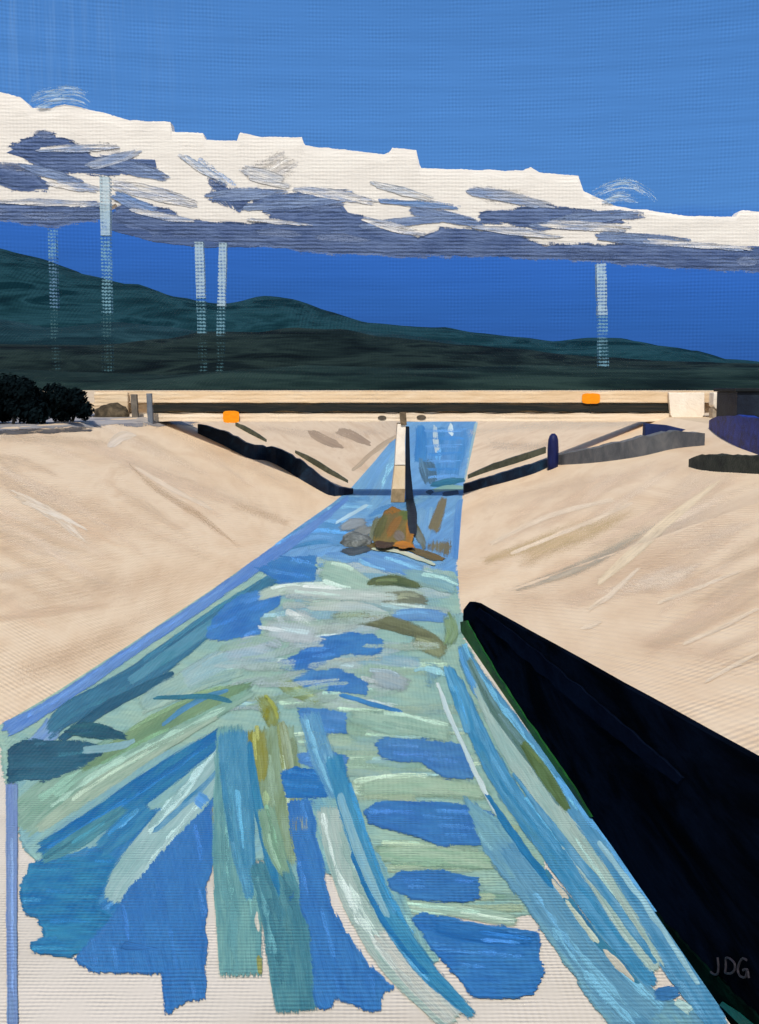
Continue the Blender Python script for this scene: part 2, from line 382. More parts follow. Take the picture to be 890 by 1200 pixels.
# ------------------------------------------------------------------ sky backdrop (part of a big sphere in front)
def make_sky():
    bm = bmesh.new(); uvl = bm.loops.layers.uv.new('uv'); RAD = 7000
    na, ne = 60, 40; g = []
    for i in range(na + 1):
        az = R(-75 + 150 * i / na); row = []
        for j in range(ne + 1):
            el = R(-2 + 62 * j / ne)
            row.append((bm.verts.new((RAD * math.sin(az) * math.cos(el), RAD * math.cos(az) * math.cos(el), RAD * math.sin(el))), (math.degrees(az), math.degrees(el))))
        g.append(row)
    for i in range(na):
        for j in range(ne):
            q = [g[i][j], g[i + 1][j], g[i + 1][j + 1], g[i][j + 1]]
            f = bm.faces.new([a for a, _ in q]); f.smooth = True
            for lp, (_, u) in zip(f.loops, q): lp[uvl].uv = u
    me = bpy.data.meshes.new("sky"); bm.to_mesh(me); bm.free()
    m, ns, lk = nodes("sky_blue"); ns.remove(ns['Principled BSDF'])
    uv = nd(ns, 'ShaderNodeUVMap', uv_map='uv'); sx = nd(ns, 'ShaderNodeSeparateXYZ'); lk.new(uv.outputs[0], sx.inputs[0])
    # elevation (degrees) -> pigment
    nz = nd(ns, 'ShaderNodeTexNoise'); nz.inputs['Scale'].default_value = 0.25; nz.inputs['Detail'].default_value = 3; lk.new(uv.outputs[0], nz.inputs['Vector'])
    ad = nd(ns, 'ShaderNodeMath', operation='MULTIPLY_ADD'); ad.inputs[1].default_value = 0.8; lk.new(nz.outputs['Fac'], ad.inputs[0]); tl = nd(ns, 'ShaderNodeMath', operation='MULTIPLY_ADD'); tl.inputs[1].default_value = 0.075; lk.new(sx.outputs['X'], tl.inputs[0]); lk.new(sx.outputs['Y'], tl.inputs[2]); lk.new(tl.outputs[0], ad.inputs[2])
    mr = nd(ns, 'ShaderNodeMapRange'); mr.inputs['From Min'].default_value = 1.5; mr.inputs['From Max'].default_value = 21.5; lk.new(ad.outputs[0], mr.inputs['Value'])
    cr = nd(ns, 'ShaderNodeValToRGB'); el = cr.color_ramp.elements
    def E(r, g, b): return tuple(lin(v) / EXPO for v in (r, g, b)) + (1,)
    stops = [(0.0, E(46, 88, 160)), (0.16, E(48, 98, 174)), (0.30, E(52, 106, 192)), (0.40, E(56, 110, 194)), (0.45, E(80, 135, 203)), (0.75, E(78, 132, 200)), (1.0, E(73, 126, 193))]
    while len(el) < len(stops): el.new(0.5)
    for e, (p, c) in zip(el, stops): e.position = p; e.color = c
    lk.new(mr.outputs[0], cr.inputs['Fac'])
    # broad brushing: horizontal passes and, high on the left, vertical pale pulls
    def streak(sc, det):
        mp = nd(ns, 'ShaderNodeMapping'); mp.inputs['Scale'].default_value = sc; lk.new(uv.outputs[0], mp.inputs['Vector'])
        n = nd(ns, 'ShaderNodeTexNoise'); n.inputs['Scale'].default_value = 1; n.inputs['Detail'].default_value = det; n.inputs['Roughness'].default_value = 0.65
        lk.new(mp.outputs[0], n.inputs['Vector']); return n.outputs['Fac']
    hs = streak((0.12, 1.6, 1), 5); vs = streak((3.5, 0.16, 1), 5)
    wv = weave(ns, lk, uv.outputs[0], 0.175)
    def mad(a, k, c):
        n = nd(ns, 'ShaderNodeMath', operation='MULTIPLY_ADD'); n.inputs[1].default_value = k
        lk.new(a, n.inputs[0])
        if isinstance(c, float): n.inputs[2].default_value = c
        else: lk.new(c, n.inputs[2])
        return n.outputs[0]
    t = mad(hs, 0.30, 0.85); t = mad(wv, 0.085, t)
    mul = nd(ns, 'ShaderNodeVectorMath', operation='SCALE'); lk.new(cr.outputs['Color'], mul.inputs[0]); lk.new(t, mul.inputs['Scale'])
    # pale vertical pulls mask
    ma = nd(ns, 'ShaderNodeMapRange'); ma.inputs['From Min'].default_value = -5; ma.inputs['From Max'].default_value = -19; lk.new(sx.outputs['X'], ma.inputs['Value'])
    mb = nd(ns, 'ShaderNodeMapRange'); mb.inputs['From Min'].default_value = 10; mb.inputs['From Max'].default_value = 17; lk.new(sx.outputs['Y'], mb.inputs['Value'])
    vm = nd(ns, 'ShaderNodeMapRange'); vm.inputs['From Min'].default_value = 0.48; vm.inputs['From Max'].default_value = 0.72; lk.new(vs, vm.inputs['Value'])
    p1 = nd(ns, 'ShaderNodeMath', operation='MULTIPLY'); lk.new(ma.outputs[0], p1.inputs[0]); lk.new(mb.outputs[0], p1.inputs[1])
    p2 = nd(ns, 'ShaderNodeMath', operation='MULTIPLY'); lk.new(p1.outputs[0], p2.inputs[0]); lk.new(vm.outputs[0], p2.inputs[1])
    p3 = nd(ns, 'ShaderNodeMath', operation='MULTIPLY'); p3.inputs[1].default_value = 0.2; lk.new(p2.outputs[0], p3.inputs[0])
    mx = nd(ns, 'ShaderNodeMix', data_type='RGBA'); lk.new(p3.outputs[0], mx.inputs['Factor']); lk.new(mul.outputs[0], mx.inputs['A']); mx.inputs['B'].default_value = E(150, 185, 220)
    em = nd(ns, 'ShaderNodeEmission'); lk.new(mx.outputs['Result'], em.inputs['Color']); em.inputs['Strength'].default_value = 1
    lk.new(em.outputs[0], ns['Material Output'].inputs['Surface'])
    o = link("sky", me, None, m); tag(o, kind='structure')
make_sky()

# ------------------------------------------------------------------ clouds
CW = paint("cloud_white", [A(222, 221, 222), A(231, 230, 231), A(236, 236, 237)], (0.5, 1, 2.2), 0.012, bump=0.2, dist=4, per=9.5, rough=0.8, spec=0.02, wamt=0.35)
CG = paint("cloud_shade_grey", [A(70, 92, 140), A(80, 102, 150), A(94, 116, 162)], (0.25, 1, 2.0), 0.010, bump=0.3, dist=9, per=9.5, rough=0.8, spec=0.02, wamt=0.35)
def slab(poly, y, th, rag, sd, bulge=20, step=2.0):
    """a bank of cloud: column by column, swelling towards the viewer, with real depth behind"""
    x0, x1 = min(p[0] for p in poly), max(p[0] for p in poly); n = max(4, int((x1 - x0) / step)); E = list(zip(poly, poly[1:] + poly[:1])); rows = []; m = 10
    for i in range(n + 1):
        x = x0 + (x1 - x0) * min(.9995, max(.0005, i / n)); ys_ = []
        for (ax, ay), (bx, by) in E:
            if (ax > x) != (bx > x): ys_.append(ay + (by - ay) * (x - ax) / (bx - ax))
        a, b = min(ys_), max(ys_); k = min(1, (b - a) / 12)
        a += rag * k * (noise.noise((x * .06, sd, 1)) + .5 * noise.noise((x * .33, sd, 2))); b += rag * k * (noise.noise((x * .06, sd, 5)) + .8 * noise.noise((x * .4, sd, 6)))
        rows.append((x, a, max(b, a + .4)))
    bm = bmesh.new(); F_, K_ = [], []
    for x, a, b in rows:
        F_.append([bm.verts.new(on_y(x, a + (b - a) * j / m, y - bulge * max(0, 1 - abs(2 * j / m - 1) ** 8) * min(1, (b - a) / 6))) for j in range(m + 1)])
        K_.append([bm.verts.new(on_y(x, q, y) + Vector((0, th, 0))) for q in (a, b)])
    for p, q, r, t in zip(F_, F_[1:], K_, K_[1:]):
        for j in range(m): bm.faces.new((p[j], p[j + 1], q[j + 1], q[j]))
        bm.faces.new((p[0], q[0], t[0], r[0])); bm.faces.new((p[m], r[1], t[1], q[m])); bm.faces.new((r[0], t[0], t[1], r[1]))
    bm.faces.new(F_[0] + K_[0][::-1]); bm.faces.new(F_[-1] + K_[-1][::-1])
    return bm
cl = empty("cloud", on_y(445, 220, 3000), "long white cloud bank with slate blue shade painted on its belly stretched across the whole sky", "cloud")
def cloud_part(name, poly, y, th, rag, sd, mat, skin=None, ang=0, dry=0, bulge=20, soft=0, opac=1):
    o = bm_obj(name, slab(poly, y, th, rag, sd, bulge), mat, cl, base=cl.location)
    if skin:
        B_ = Brush(lambda X, Y, z: on_y(X, Y, y - bulge - 2) - cl.location); B_.k = int(sd * 3)
        B_.patch([(a, b) for a, b in poly], skin[0], skin[1], ang=ang, rag=3, dry=dry, soft=soft, cell=2.5, opac=opac)
        o.data.materials.append(STROKE_C); B_.fill(o.data, 1)
    return o
top = [(-700, 40), (-560, 62), (-430, 48), (-300, 78), (-180, 70), (-60, 96), (0, 108), (25, 114), (38, 127), (60, 126), (76, 122), (121, 132), (152, 141), (200, 143), (202, 154), (238, 156), (241, 164), (278, 165), (281, 155), (303, 160), (354, 161), (357, 171), (384, 173), (450, 181), (457, 178), (460, 173), (488, 176), (493, 197), (556, 199), (612, 200), (622, 196), (632, 202), (678, 206), (684, 224), (723, 242), (763, 247), (804, 253), (862, 254), (867, 247), (890, 248), (960, 252), (1060, 244), (1180, 268), (1300, 262), (1450, 290), (1600, 300)]
bot = [(1600, 330), (1450, 322), (1200, 312), (960, 300), (890, 292), (845, 287), (814, 281), (764, 280), (668, 281), (640, 276), (592, 268), (516, 262), (490, 276), (470, 268), (440, 256), (404, 256), (313, 258), (217, 255), (200, 243), (146, 243), (136, 228), (116, 234), (60, 236), (0, 238), (-60, 238), (-300, 216), (-560, 200), (-700, 190)]
cloud_part("cloud_body", top + [(x, y + 11) for x, y in bot], 3000, 50, 1.4, 1.0, CW, bulge=3)
greys = [  # the cloud's own shade, put in as grey pieces
    [(-700, 186), (-560, 198), (-300, 214), (-60, 238), (0, 236), (60, 234), (115, 238), (118, 262), (60, 268), (30, 264), (0, 262), (-60, 258), (-300, 240), (-560, 226), (-700, 216)],
    [(130, 246), (150, 232), (200, 244), (216, 256), (312, 261), (318, 246), (405, 246), (440, 258), (490, 277), (516, 264), (592, 270), (642, 284), (764, 283), (845, 289), (890, 294), (960, 300), (1200, 308), (1450, 318), (1600, 326), (1600, 352), (1450, 346), (1200, 338), (960, 326), (890, 322), (800, 318), (700, 310), (600, 305), (450, 303), (380, 300), (310, 291), (240, 284), (180, 276), (128, 262)],
    [(8, 172), (50, 150), (80, 161), (112, 180), (182, 194), (184, 203), (130, 207), (60, 206), (24, 187)],
    [(-60, 190), (0, 194), (40, 198), (62, 223), (30, 226), (0, 221), (-60, 221)],
    [(245, 208), (262, 216), (286, 222), (294, 242), (278, 252), (266, 242)],
    [(290, 234), (312, 226), (345, 229), (402, 242), (408, 256), (318, 254), (300, 247)],
    [(560, 247), (600, 243), (640, 238), (692, 243), (744, 262), (680, 268), (640, 272), (560, 262)],
]
def shrink(g, d):
    cy = sum(p[1] for p in g) / len(g)
    return [(x, y + (d if y < cy else -d) * min(1, abs(y - cy) / 6)) for x, y in g]
for k, g in enumerate(greys):
    dark, pale_ = (70, 92, 140), (94, 116, 162)
    o = cloud_part("shaded_belly", shrink(g, 7), 2996.8 - .02 * k, 14, 1.0, 3.1 + k, CG, bulge=.4)
    B_ = Brush(lambda X, Y, z: on_y(X, Y, 2996.15 - .02 * k + (.0015 - z) * 400) - cl.location); B_.k = 11 * k
    a_ = (1, 4, 8, 4, 60, -4, 3)[k]
    B_.patch(g, dark, pale_, ang=a_, rag=3, soft=.1, cell=2.5, dry=0)
    o.data.materials.append(STROKE_C); B_.fill(o.data, 1)
    # bristle drags trailing off both ends
    B_ = Brush(lambda X, Y, z: on_y(X, Y, 2995.9 - .02 * k + (.0015 - z) * 400) - cl.location); B_.k = 11 * k + 5; r = random.Random(k)
    gx0, gx1 = min(p[0] for p in g), max(p[0] for p in g)
    for _ in range(4 if gx1 - gx0 < 200 else 16):
        x = r.uniform(gx0, gx1); E_ = [p for p in g if abs(p[0] - x) < 60] or g; y_ = (lambda a, b: r.uniform(a, a + (b - a) * .6))(min(p[1] for p in E_), max(p[1] for p in E_)); L = r.uniform(24, 70); sl_ = math.tan(R(a_)) if abs(a_) < 40 else .9
        if abs(a_) > 40: L = 20
        B_.ribbon([(x - L / 2, y_ - sl_ * L / 2, 5), (x, y_ + r.uniform(-2, 2), r.uniform(6, 13)), (x + L / 2, y_ + sl_ * L / 2, 4)], r.choice((dark, pale_, (100, 122, 168))), r.choice((pale_, (124, 142, 182))), dry=.4, opac=.7, soft=.4)
    B_.fill(o.data, 1)
pales = [[(216, 178), (232, 180), (262, 200), (290, 218), (282, 224), (262, 214), (236, 200)],
         [(286, 206), (296, 184), (330, 174), (352, 186), (350, 206), (330, 222), (300, 226)],
         [(462, 236), (500, 230), (542, 238), (548, 247), (500, 248), (466, 243)],
         [(552, 222), (580, 214), (612, 220), (640, 236), (600, 246), (566, 246)],
         [(360, 214), (404, 222), (440, 232), (430, 240), (392, 234)],
         [(110, 160), (150, 172), (176, 190), (150, 192), (116, 178)]]
for k, g in enumerate(pales):
    B_ = Brush(lambda X, Y, z: on_y(X, Y, 2996.75 - .02 * k + (.0015 - z) * 400) - cl.location, streaks=True); B_.k = 7 * k + 3
    B_.patch(g, *(((112, 142, 190), (170, 184, 206)) if k in (0, 2, 4) else ((188, 190, 198), (216, 212, 208))), ang=(35, -30, 4, 20, 15, 20)[k], rag=4, dry=.4, soft=.4, cell=2.5, opac=.9)
    me = bpy.data.meshes.new("pale_wisp"); link("pale_wisp", me, cl, STROKE_C); B_.fill(me, 0)

B_ = Brush(lambda X, Y, z: on_y(X, Y, 2995.3 + (.0015 - z) * 400) - cl.location); B_.k = 90; r_ = random.Random(5)
GB, BG, WH = (96, 120, 168), (132, 154, 196), (226, 226, 228)
for x0, y0, x1, y1, wd, c, d in [(110, 182, 190, 206, 12, GB, BG), (140, 216, 240, 240, 10, BG, WH), (60, 214, 120, 224, 8, BG, WH), (250, 232, 330, 226, 10, BG, GB), (300, 240, 410, 230, 14, GB, BG), (340, 222, 430, 238, 8, BG, WH),
                                 (470, 244, 560, 262, 12, BG, GB), (556, 226, 640, 244, 16, BG, (176, 184, 202)), (420, 262, 520, 254, 10, GB, BG), (630, 262, 740, 252, 10, GB, BG), (690, 276, 800, 284, 8, BG, GB), (286, 200, 340, 214, 14, (176, 186, 206), WH),
                                 (100, 196, 160, 178, 10, BG, (176, 186, 206)), (20, 196, 90, 214, 9, BG, GB), (430, 214, 500, 232, 8, (170, 186, 212), WH), (130, 228, 180, 248, 10, (108, 144, 204), BG), (214, 184, 262, 214, 8, (130, 164, 212), WH), (452, 236, 540, 244, 7, (96, 140, 204), BG),
                                 (0, 236, 120, 242, 5, WH, BG), (160, 246, 230, 258, 6, WH, BG), (300, 256, 360, 262, 4, WH, BG), (430, 256, 500, 274, 5, WH, BG), (560, 266, 660, 278, 5, WH, BG), (640, 262, 740, 268, 5, WH, BG), (760, 282, 880, 292, 5, WH, BG), (40, 176, 130, 172, 5, WH, BG)]:
    for q in range(3):
        o_ = r_.uniform(-wd * .4, wd * .4); t = r_.uniform(-.15, .15) * (x1 - x0)
        B_.ribbon([(x0 + t, y0 + o_, wd * .5), ((x0 + x1) / 2 + t, (y0 + y1) / 2 + o_ + r_.uniform(-2, 2), wd * r_.uniform(.5, 1)), (x1 + t, y1 + o_, wd * .4)], c, d, dry=.38, soft=.4, opac=.9)
me = bpy.data.meshes.new("brushed_veil"); link("brushed_veil", me, cl, STROKE_C); B_.fill(me, 0)

# scumbled puffs: thin dry-brushed vapour curling over the bank
for k, (pts) in enumerate(([(30, 122, 10), (48, 112, 14), (78, 107, 18), (100, 112, 14), (112, 124, 8)], [(40, 128, 8), (60, 120, 12), (90, 119, 10), (106, 126, 6)],
                           [(690, 232, 10), (712, 220, 16), (738, 216, 18), (760, 226, 14), (774, 240, 8)], [(704, 238, 10), (726, 230, 14), (752, 236, 10)])):
    B_ = Brush(lambda X, Y, z: on_y(X, Y, 2994 - .3 * k + (.0015 - z) * 400) - cl.location); B_.k = 40 + k
    B_.ribbon(pts, (140, 174, 214), (176, 198, 224), dry=.55, soft=.5, opac=.85)
    me = bpy.data.meshes.new("vapour"); link("vapour", me, cl, STROKE_C); B_.fill(me, 0)

# ------------------------------------------------------------------ hills
def hill(name, prof, y, depth, mat, base_py=462, amp=0.012, sd=0):
    bm = bmesh.new(); P = []
    xs = [-500, -220] + [i * 8 for i in range(-20, 133)] + [1150, 1400]
    pts = [(-600, prof[0][1])] + prof + [(1500, prof[-1][1] + 6)]
    for px in xs:
        for k in range(len(pts) - 1):
            if pts[k][0] <= px <= pts[k + 1][0]:
                (x0, y0), (x1, y1) = pts[k], pts[k + 1]; t = (px - x0) / (x1 - x0); t = t * t * (3 - 2 * t) * .5 + t * .5
                P.append((px, y0 + (y1 - y0) * t)); break
    nr = 16; rows = []
    for px, py in P:
        top_ = on_y(px, py, y); zg = TOP - 1.0; row = []
        for j in range(nr + 1):
            f = j / nr                                     # 0 front foot, .5 crest, 1 back foot
            s = math.sin(math.pi * f) ** 0.8
            zz = zg + (top_.z - zg) * s
            v = Vector((top_.x, y + (f - 0.5) * depth, zz))
            nn = noise.fractal((v.x / y * 14, f * 6, sd), 1.0, 2.0, 4)
            v.z += nn * (top_.z - zg) * 0.05 * (1 if j != nr // 2 else 0.25)
            v.y += noise.noise((v.x / y * 8, f * 3, sd + 4)) * depth * 0.05
            row.append(bm.verts.new(v))
        rows.append(row)
    for a, b in zip(rows, rows[1:]):
        for j in range(nr): bm.faces.new((a[j], b[j], b[j + 1], a[j + 1]))
    o = bm_obj(name, bm, mat, smooth=True); return tag(o, kind='structure')
HA = paint("hill_teal", [A(12, 36, 46), A(20, 50, 60), A(32, 66, 78), A(12, 40, 50)], (0.35, 0.35, 2.2), 0.014, bump=0.5, dist=6, per=6.4, rng=0.13, rough=0.7, spec=0.01, wamt=0.4)
HB = paint("hill_grey_green", [A(18, 38, 48), A(26, 52, 62), A(40, 70, 82)], (0.3, 0.3, 2.4), 0.02, bump=0.5, dist=4, per=4.6, rng=0.13, rough=0.7, spec=0.01, wamt=0.4)
HC = paint("hill_dark", [A(14, 22, 26), A(24, 36, 38), A(36, 50, 50), A(18, 28, 32)], (0.25, 0.25, 2.4), 0.03, bump=0.5, dist=3, per=3.6, rng=0.13, rough=0.7, spec=0.01, wamt=0.4)
HD = paint("hill_foot", [A(18, 30, 32), A(28, 44, 44), A(42, 60, 58)], (0.2, 0.2, 2.4), 0.05, bump=0.5, dist=2, per=2.7, rng=0.13, rough=0.7, spec=0.01, wamt=0.4)
hill("hill", [(-100, 282), (0, 291), (40, 300), (100, 322), (160, 335), (215, 350), (270, 357), (310, 352), (350, 352), (385, 364), (430, 380), (470, 383), (520, 384), (560, 390), (610, 395), (650, 400), (690, 396), (725, 396), (760, 404), (800, 411), (830, 420), (890, 424)], 2300, 900, HA, sd=1)
hill("hill", [(-100, 378), (0, 374), (60, 384), (140, 378), (200, 384), (250, 392), (330, 392), (420, 388), (470, 392), (520, 400), (600, 420), (890, 436)], 1700, 500, HB, sd=2)
hill("hill", [(-100, 412), (0, 404), (100, 404), (200, 398), (240, 388), (300, 390), (350, 385), (400, 387), (450, 396), (490, 399), (540, 406), (600, 410), (700, 418), (760, 423), (890, 426)], 1300, 400, HC, sd=3)
hill("hill", [(-100, 436), (0, 432), (100, 436), (200, 440), (280, 434), (360, 428), (500, 432), (620, 428), (760, 432), (890, 430)], 950, 260, HD, sd=4)

# ------------------------------------------------------------------ ground, banks, channel floor
GP = paint("pale_ground", [A(196, 176, 150), A(210, 190, 164), A(222, 204, 180)], (1, 1, 1), 0.08, bump=0.2, dist=0.05, rough=0.8)
BC = [A(214, 188, 160), A(223, 200, 173), A(230, 210, 185), A(217, 192, 164)]
BANKL = paint("bank_concrete_left", BC, (1.0, 0.28, 1.0), 0.42, detail=6, bump=0.4, dist=0.03, per=0.15, wdirs=('Y', 'X'), wamt=0.6, rough=0.7, rot=(0, 0, ROTL), fine=7)
BANK = paint("bank_concrete_right", BC, (1.0, 0.28, 1.0), 0.42, detail=6, bump=0.4, dist=0.03, per=0.15, wdirs=('Y', 'X'), wamt=0.6, rough=0.7, rot=(0, 0, ROTR), fine=7)
FLOOR = paint("floor_primer", [A(202, 196, 188), A(212, 207, 200), A(220, 214, 208)], (0.5, 1, 1), 0.6, bump=0.4, dist=0.015, per=0.065, wdirs=('X', 'Y'), wamt=0.6, rough=0.75)
ys = sorted(set([-40 + 3 * i for i in range(14)] + [.5 * i for i in range(4, 49)] + [24.5 + .3 * i for i in range(22)] + [YW, YW + .25, YW + 2.2] + [31.5 + i for i in range(40)] + [72 + 6 * i for i in range(20)] + [200, 230, 270, 320, 400] + [p[1] for p in LEFT + RIGHT]))
def grid_mesh(name, fn, nt, mat):
    bm = bmesh.new(); rows = [[bm.verts.new(fn(y, t / nt)) for t in range(nt + 1)] for y in ys]
    for a, b in zip(rows, rows[1:]):
        for j in range(nt): bm.faces.new((a[j], a[j + 1], b[j + 1], b[j]))
    for f in bm.faces:
        f.normal_update()
        if f.normal.z < 0: f.normal_flip()
    me = bpy.data.meshes.new(name); bm.to_mesh(me); bm.free()
    for p in me.polygons: p.use_smooth = False
    return tag(link(name, me, None, mat), kind='structure')
bl = grid_mesh("bank", lambda y, t: (xl(y) * (1 - t) + xtl(y) * t, y, TOP * t), 20, BANKL)
def rb(y, t):
    e, z = edge_r(y); return (e * (1 - t) + xtr(y) * t, y, z * (1 - t) + TOP * t)
br = grid_mesh("bank", rb, 20, BANK)
fl = grid_mesh("channel_floor", lambda y, t: ((xl(y) - .6) * (1 - t) + (max(xr(y), edge_r(y)[0]) + .6) * t, y, -0.004), 2, FLOOR)
bm = bmesh.new()
def quad(*p): bm.faces.new([bm.verts.new(q) for q in p])
def strip(fx, sgn):
    for a, b in zip(ys, ys[1:]):
        quad((fx(a), a, TOP), (sgn * 7000, a, TOP), (sgn * 7000, b, TOP), (fx(b), b, TOP))
strip(xtl, -1); strip(xtr, 1)
quad((-7000, 400, TOP), (7000, 400, TOP), (7000, 6900, TOP), (-7000, 6900, TOP))
quad((xtl(400), 400, TOP), (xtr(400), 400, TOP), (xtr(400), 400, -0.1), (xtl(400), 400, -0.1))
quad((-7000, -40, TOP), (7000, -40, TOP), (7000, -3000, TOP), (-7000, -3000, TOP))
quad((xtl(-40), -40, TOP), (xtr(-40), -40, TOP), (xtr(-40), -40, -0.1), (xtl(-40), -40, -0.1))
bmesh.ops.remove_doubles(bm, verts=bm.verts, dist=0.001)
for f in bm.faces:
    f.normal_update()
    if f.normal.z < -0.1: f.normal_flip()
me = bpy.data.meshes.new("ground"); bm.to_mesh(me); bm.free(); tag(link("ground", me, None, GP), kind='structure')

# brush work on the two banks
bl.data.materials.append(STROKE_L); br.data.materials.append(STROKE_R)
B = Brush(land_place, 0.005, 0.00004)
pale, rose, tan, ochre = (222, 204, 180), (208, 182, 154), (194, 168, 136), (200, 176, 130)
def passes(n, box_, slope, sd):
    r = random.Random(sd); x0, x1, y0, y1 = box_
    for _ in range(n):
        x, y = r.uniform(x0, x1), r.uniform(y0, y1); L = r.uniform(70, 190); k = r.uniform(*slope); c = r.choice([(230, 210, 186), (220, 197, 169), (226, 200, 172), (216, 193, 165), (234, 216, 194), (230, 206, 180)])
        if min(hgt(*on_land(x + f * (L / 2 + 8), y + f * k * L / 2 + 14)[:2]) for f in (-1, -.5, 0, .5, 1)) < .35 or any(WA.y > on_land(x + f * L / 2, y + f * k * L / 2 + 16).y and x + f * L / 2 > 530 and (y + f * k * L / 2 + 24) > 697 + (x + f * L / 2 - 545) * .548 for f in (-1.1, -.5, 0, .5, 1.1)): continue
        B.ribbon([(x - L / 2, y - k * L / 2, r.uniform(6, 16)), (x, y + r.uniform(-5, 5), r.uniform(14, 34)), (x + L / 2, y + k * L / 2, r.uniform(4, 12))], c, tuple(min(250, v + 10) for v in c), dry=.3, opac=.5, soft=.8)
passes(60, (-10, 300, 520, 800), (.3, .7), 21)
passes(14, (-10, 120, 660, 800), (-.4, -.1), 22)
B.ribbon([(-20, 560, 30), (120, 600, 40), (260, 660, 26)], rose, (216, 190, 164), opac=0.37, dry=.25, soft=1)
B.ribbon([(-10, 700, 60), (140, 690, 70), (250, 660, 30)], (220, 194, 166), (210, 182, 152), opac=0.37, dry=.3, soft=1)
B.ribbon([(0, 800, 40), (110, 755, 46), (220, 690, 26)], (206, 180, 152), (214, 190, 162), opac=0.37, dry=.25, soft=1)
B.ribbon([(100, 525, 22), (200, 560, 40), (330, 605, 26)], (222, 202, 178), (214, 192, 168), opac=0.50, dry=.2, soft=1)
B.ribbon([(180, 500, 16), (280, 540, 30), (370, 585, 18)], (218, 198, 174), (210, 188, 162), opac=0.50, dry=.2, soft=1)
B.ribbon([(10, 575, 6), (60, 602, 12), (104, 638, 4)], (232, 220, 204), pale, dry=.45)
B.ribbon([(26, 588, 3), (70, 604, 4), (104, 622, 2)], (240, 230, 216), pale, dry=.2)
B.ribbon([(148, 540, 4), (180, 570, 7), (230, 602, 8), (282, 642, 4)], (178, 150, 120), tan, dry=.3, opac=0.56, soft=1)
B.ribbon([(160, 548, 2), (200, 572, 4), (248, 596, 3)], (232, 214, 192), pale, dry=.2)
B.ribbon([(270, 590, 10), (320, 606, 14), (345, 618, 6)], (200, 172, 140), tan, dry=.35, opac=0.50, soft=1)
B.ribbon([(-10, 512, 14), (80, 516, 16), (150, 520, 10)], (206, 184, 156), (216, 196, 170), dry=.2, opac=0.50, soft=1)
B.ribbon([(128, 522, 8), (142, 512, 9), (158, 510, 5)], (226, 216, 206), pale, dry=.1)
B.ribbon([(300, 500, 10), (380, 510, 14), (450, 505, 10)], (216, 196, 172), (206, 182, 154), opac=0.50, dry=.1, soft=1)
for p in ([(362, 505, 6), (380, 515, 9), (402, 524, 5)], [(396, 505, 7), (415, 511, 8), (434, 520, 5)]):
    B.ribbon(p, (172, 148, 120), (186, 162, 132), dry=.15)
B.ribbon([(412, 552, 3), (440, 528, 4), (466, 510, 3)], (196, 176, 146), tan)
B.fill(bl.data, 1)
B = Brush(land_place, 0.005, 0.00004)
passes(70, (560, 900, 560, 840), (-.75, -.3), 23)
B.ribbon([(545, 600, 30), (640, 575, 40), (800, 548, 24), (900, 556, 20)], (216, 192, 168), (224, 202, 178), opac=0.43, dry=.2, soft=1)
B.ribbon([(560, 690, 40), (660, 700, 60), (800, 640, 80), (900, 600, 80)], (222, 196, 168), (214, 186, 158), opac=0.37, dry=.3, soft=1)
B.ribbon([(700, 745, 30), (800, 760, 60), (900, 790, 50)], (220, 192, 164), (226, 202, 176), opac=0.37, dry=.3, soft=1)
B.ribbon([(600, 672, 20), (640, 640, 44), (700, 618, 40), (760, 590, 16)], ochre, (214, 188, 150), opac=.9, dry=.3, soft=1)
B.ribbon([(560, 660, 12), (620, 640, 18), (660, 622, 10)], (208, 182, 140), ochre, opac=.8, dry=.3, soft=1)
B.ribbon([(622, 684, 10), (680, 665, 18), (740, 632, 14), (775, 612, 6)], (176, 168, 150), (198, 182, 158), opac=.9, dry=.35, soft=1)
B.ribbon([(600, 692, 8), (660, 672, 12), (700, 650, 6)], (184, 174, 154), (204, 188, 164), opac=.85, dry=.4, soft=1)
B.ribbon([(700, 685, 8), (745, 645, 14), (790, 605, 12), (845, 562, 5)], (238, 220, 190), (228, 208, 176), dry=.35, opac=.9, soft=.3)
for p in ([(575, 638, 2), (640, 606, 4), (720, 585, 3)], [(600, 648, 2), (690, 612, 3), (740, 590, 2)], [(690, 715, 3), (715, 697, 5), (750, 665, 2)],
          [(680, 737, 2), (692, 733, 5), (706, 728, 2)], [(770, 708, 2), (815, 690, 3), (870, 668, 2)], [(800, 755, 2), (840, 738, 3), (890, 712, 2)], [(826, 800, 2), (860, 780, 3), (900, 760, 2)]):
    B.ribbon([(x, y, w_ + 1) for x, y, w_ in p], (238, 220, 196), (228, 208, 182), dry=.3, opac=.8, soft=.25)
B.ribbon([(545, 508, 10), (620, 500, 14), (760, 496, 10)], (206, 190, 166), (216, 200, 178), opac=0.50, dry=.1, soft=1)
B.ribbon([(565, 520, 16), (610, 524, 18), (660, 520, 10)], (200, 178, 152), (188, 170, 150), opac=0.50, dry=.2, soft=1)
B.fill(br.data, 1)

# the grey track on the bank tops
TRK = paint("grey_track", [A(120, 122, 130), A(146, 146, 152), A(176, 172, 170)], (1, 1, 1), 0.5, bump=0.3, dist=0.03, rough=0.8)
tr = bpy.data.meshes.new("track"); tag(link("track", tr, None, STROKE_L), kind='structure')
B = Brush(land_place, 0.012, 0.002)
B.patch([(-80, 516), (0, 506), (60, 502), (140, 500), (226, 500), (236, 494), (200, 487), (120, 484), (0, 488), (-80, 492)], (112, 114, 124), (160, 158, 160), ang=-4, rag=3)
B.ribbon([(20, 498, 8), (90, 494, 8), (180, 491, 6)], (150, 150, 156), (176, 172, 172), dry=.3)
B.ribbon([(-20, 508, 4), (40, 505, 4), (110, 503, 3)], (64, 62, 62), (110, 106, 104), dry=.45)
B.fill(tr, 0)

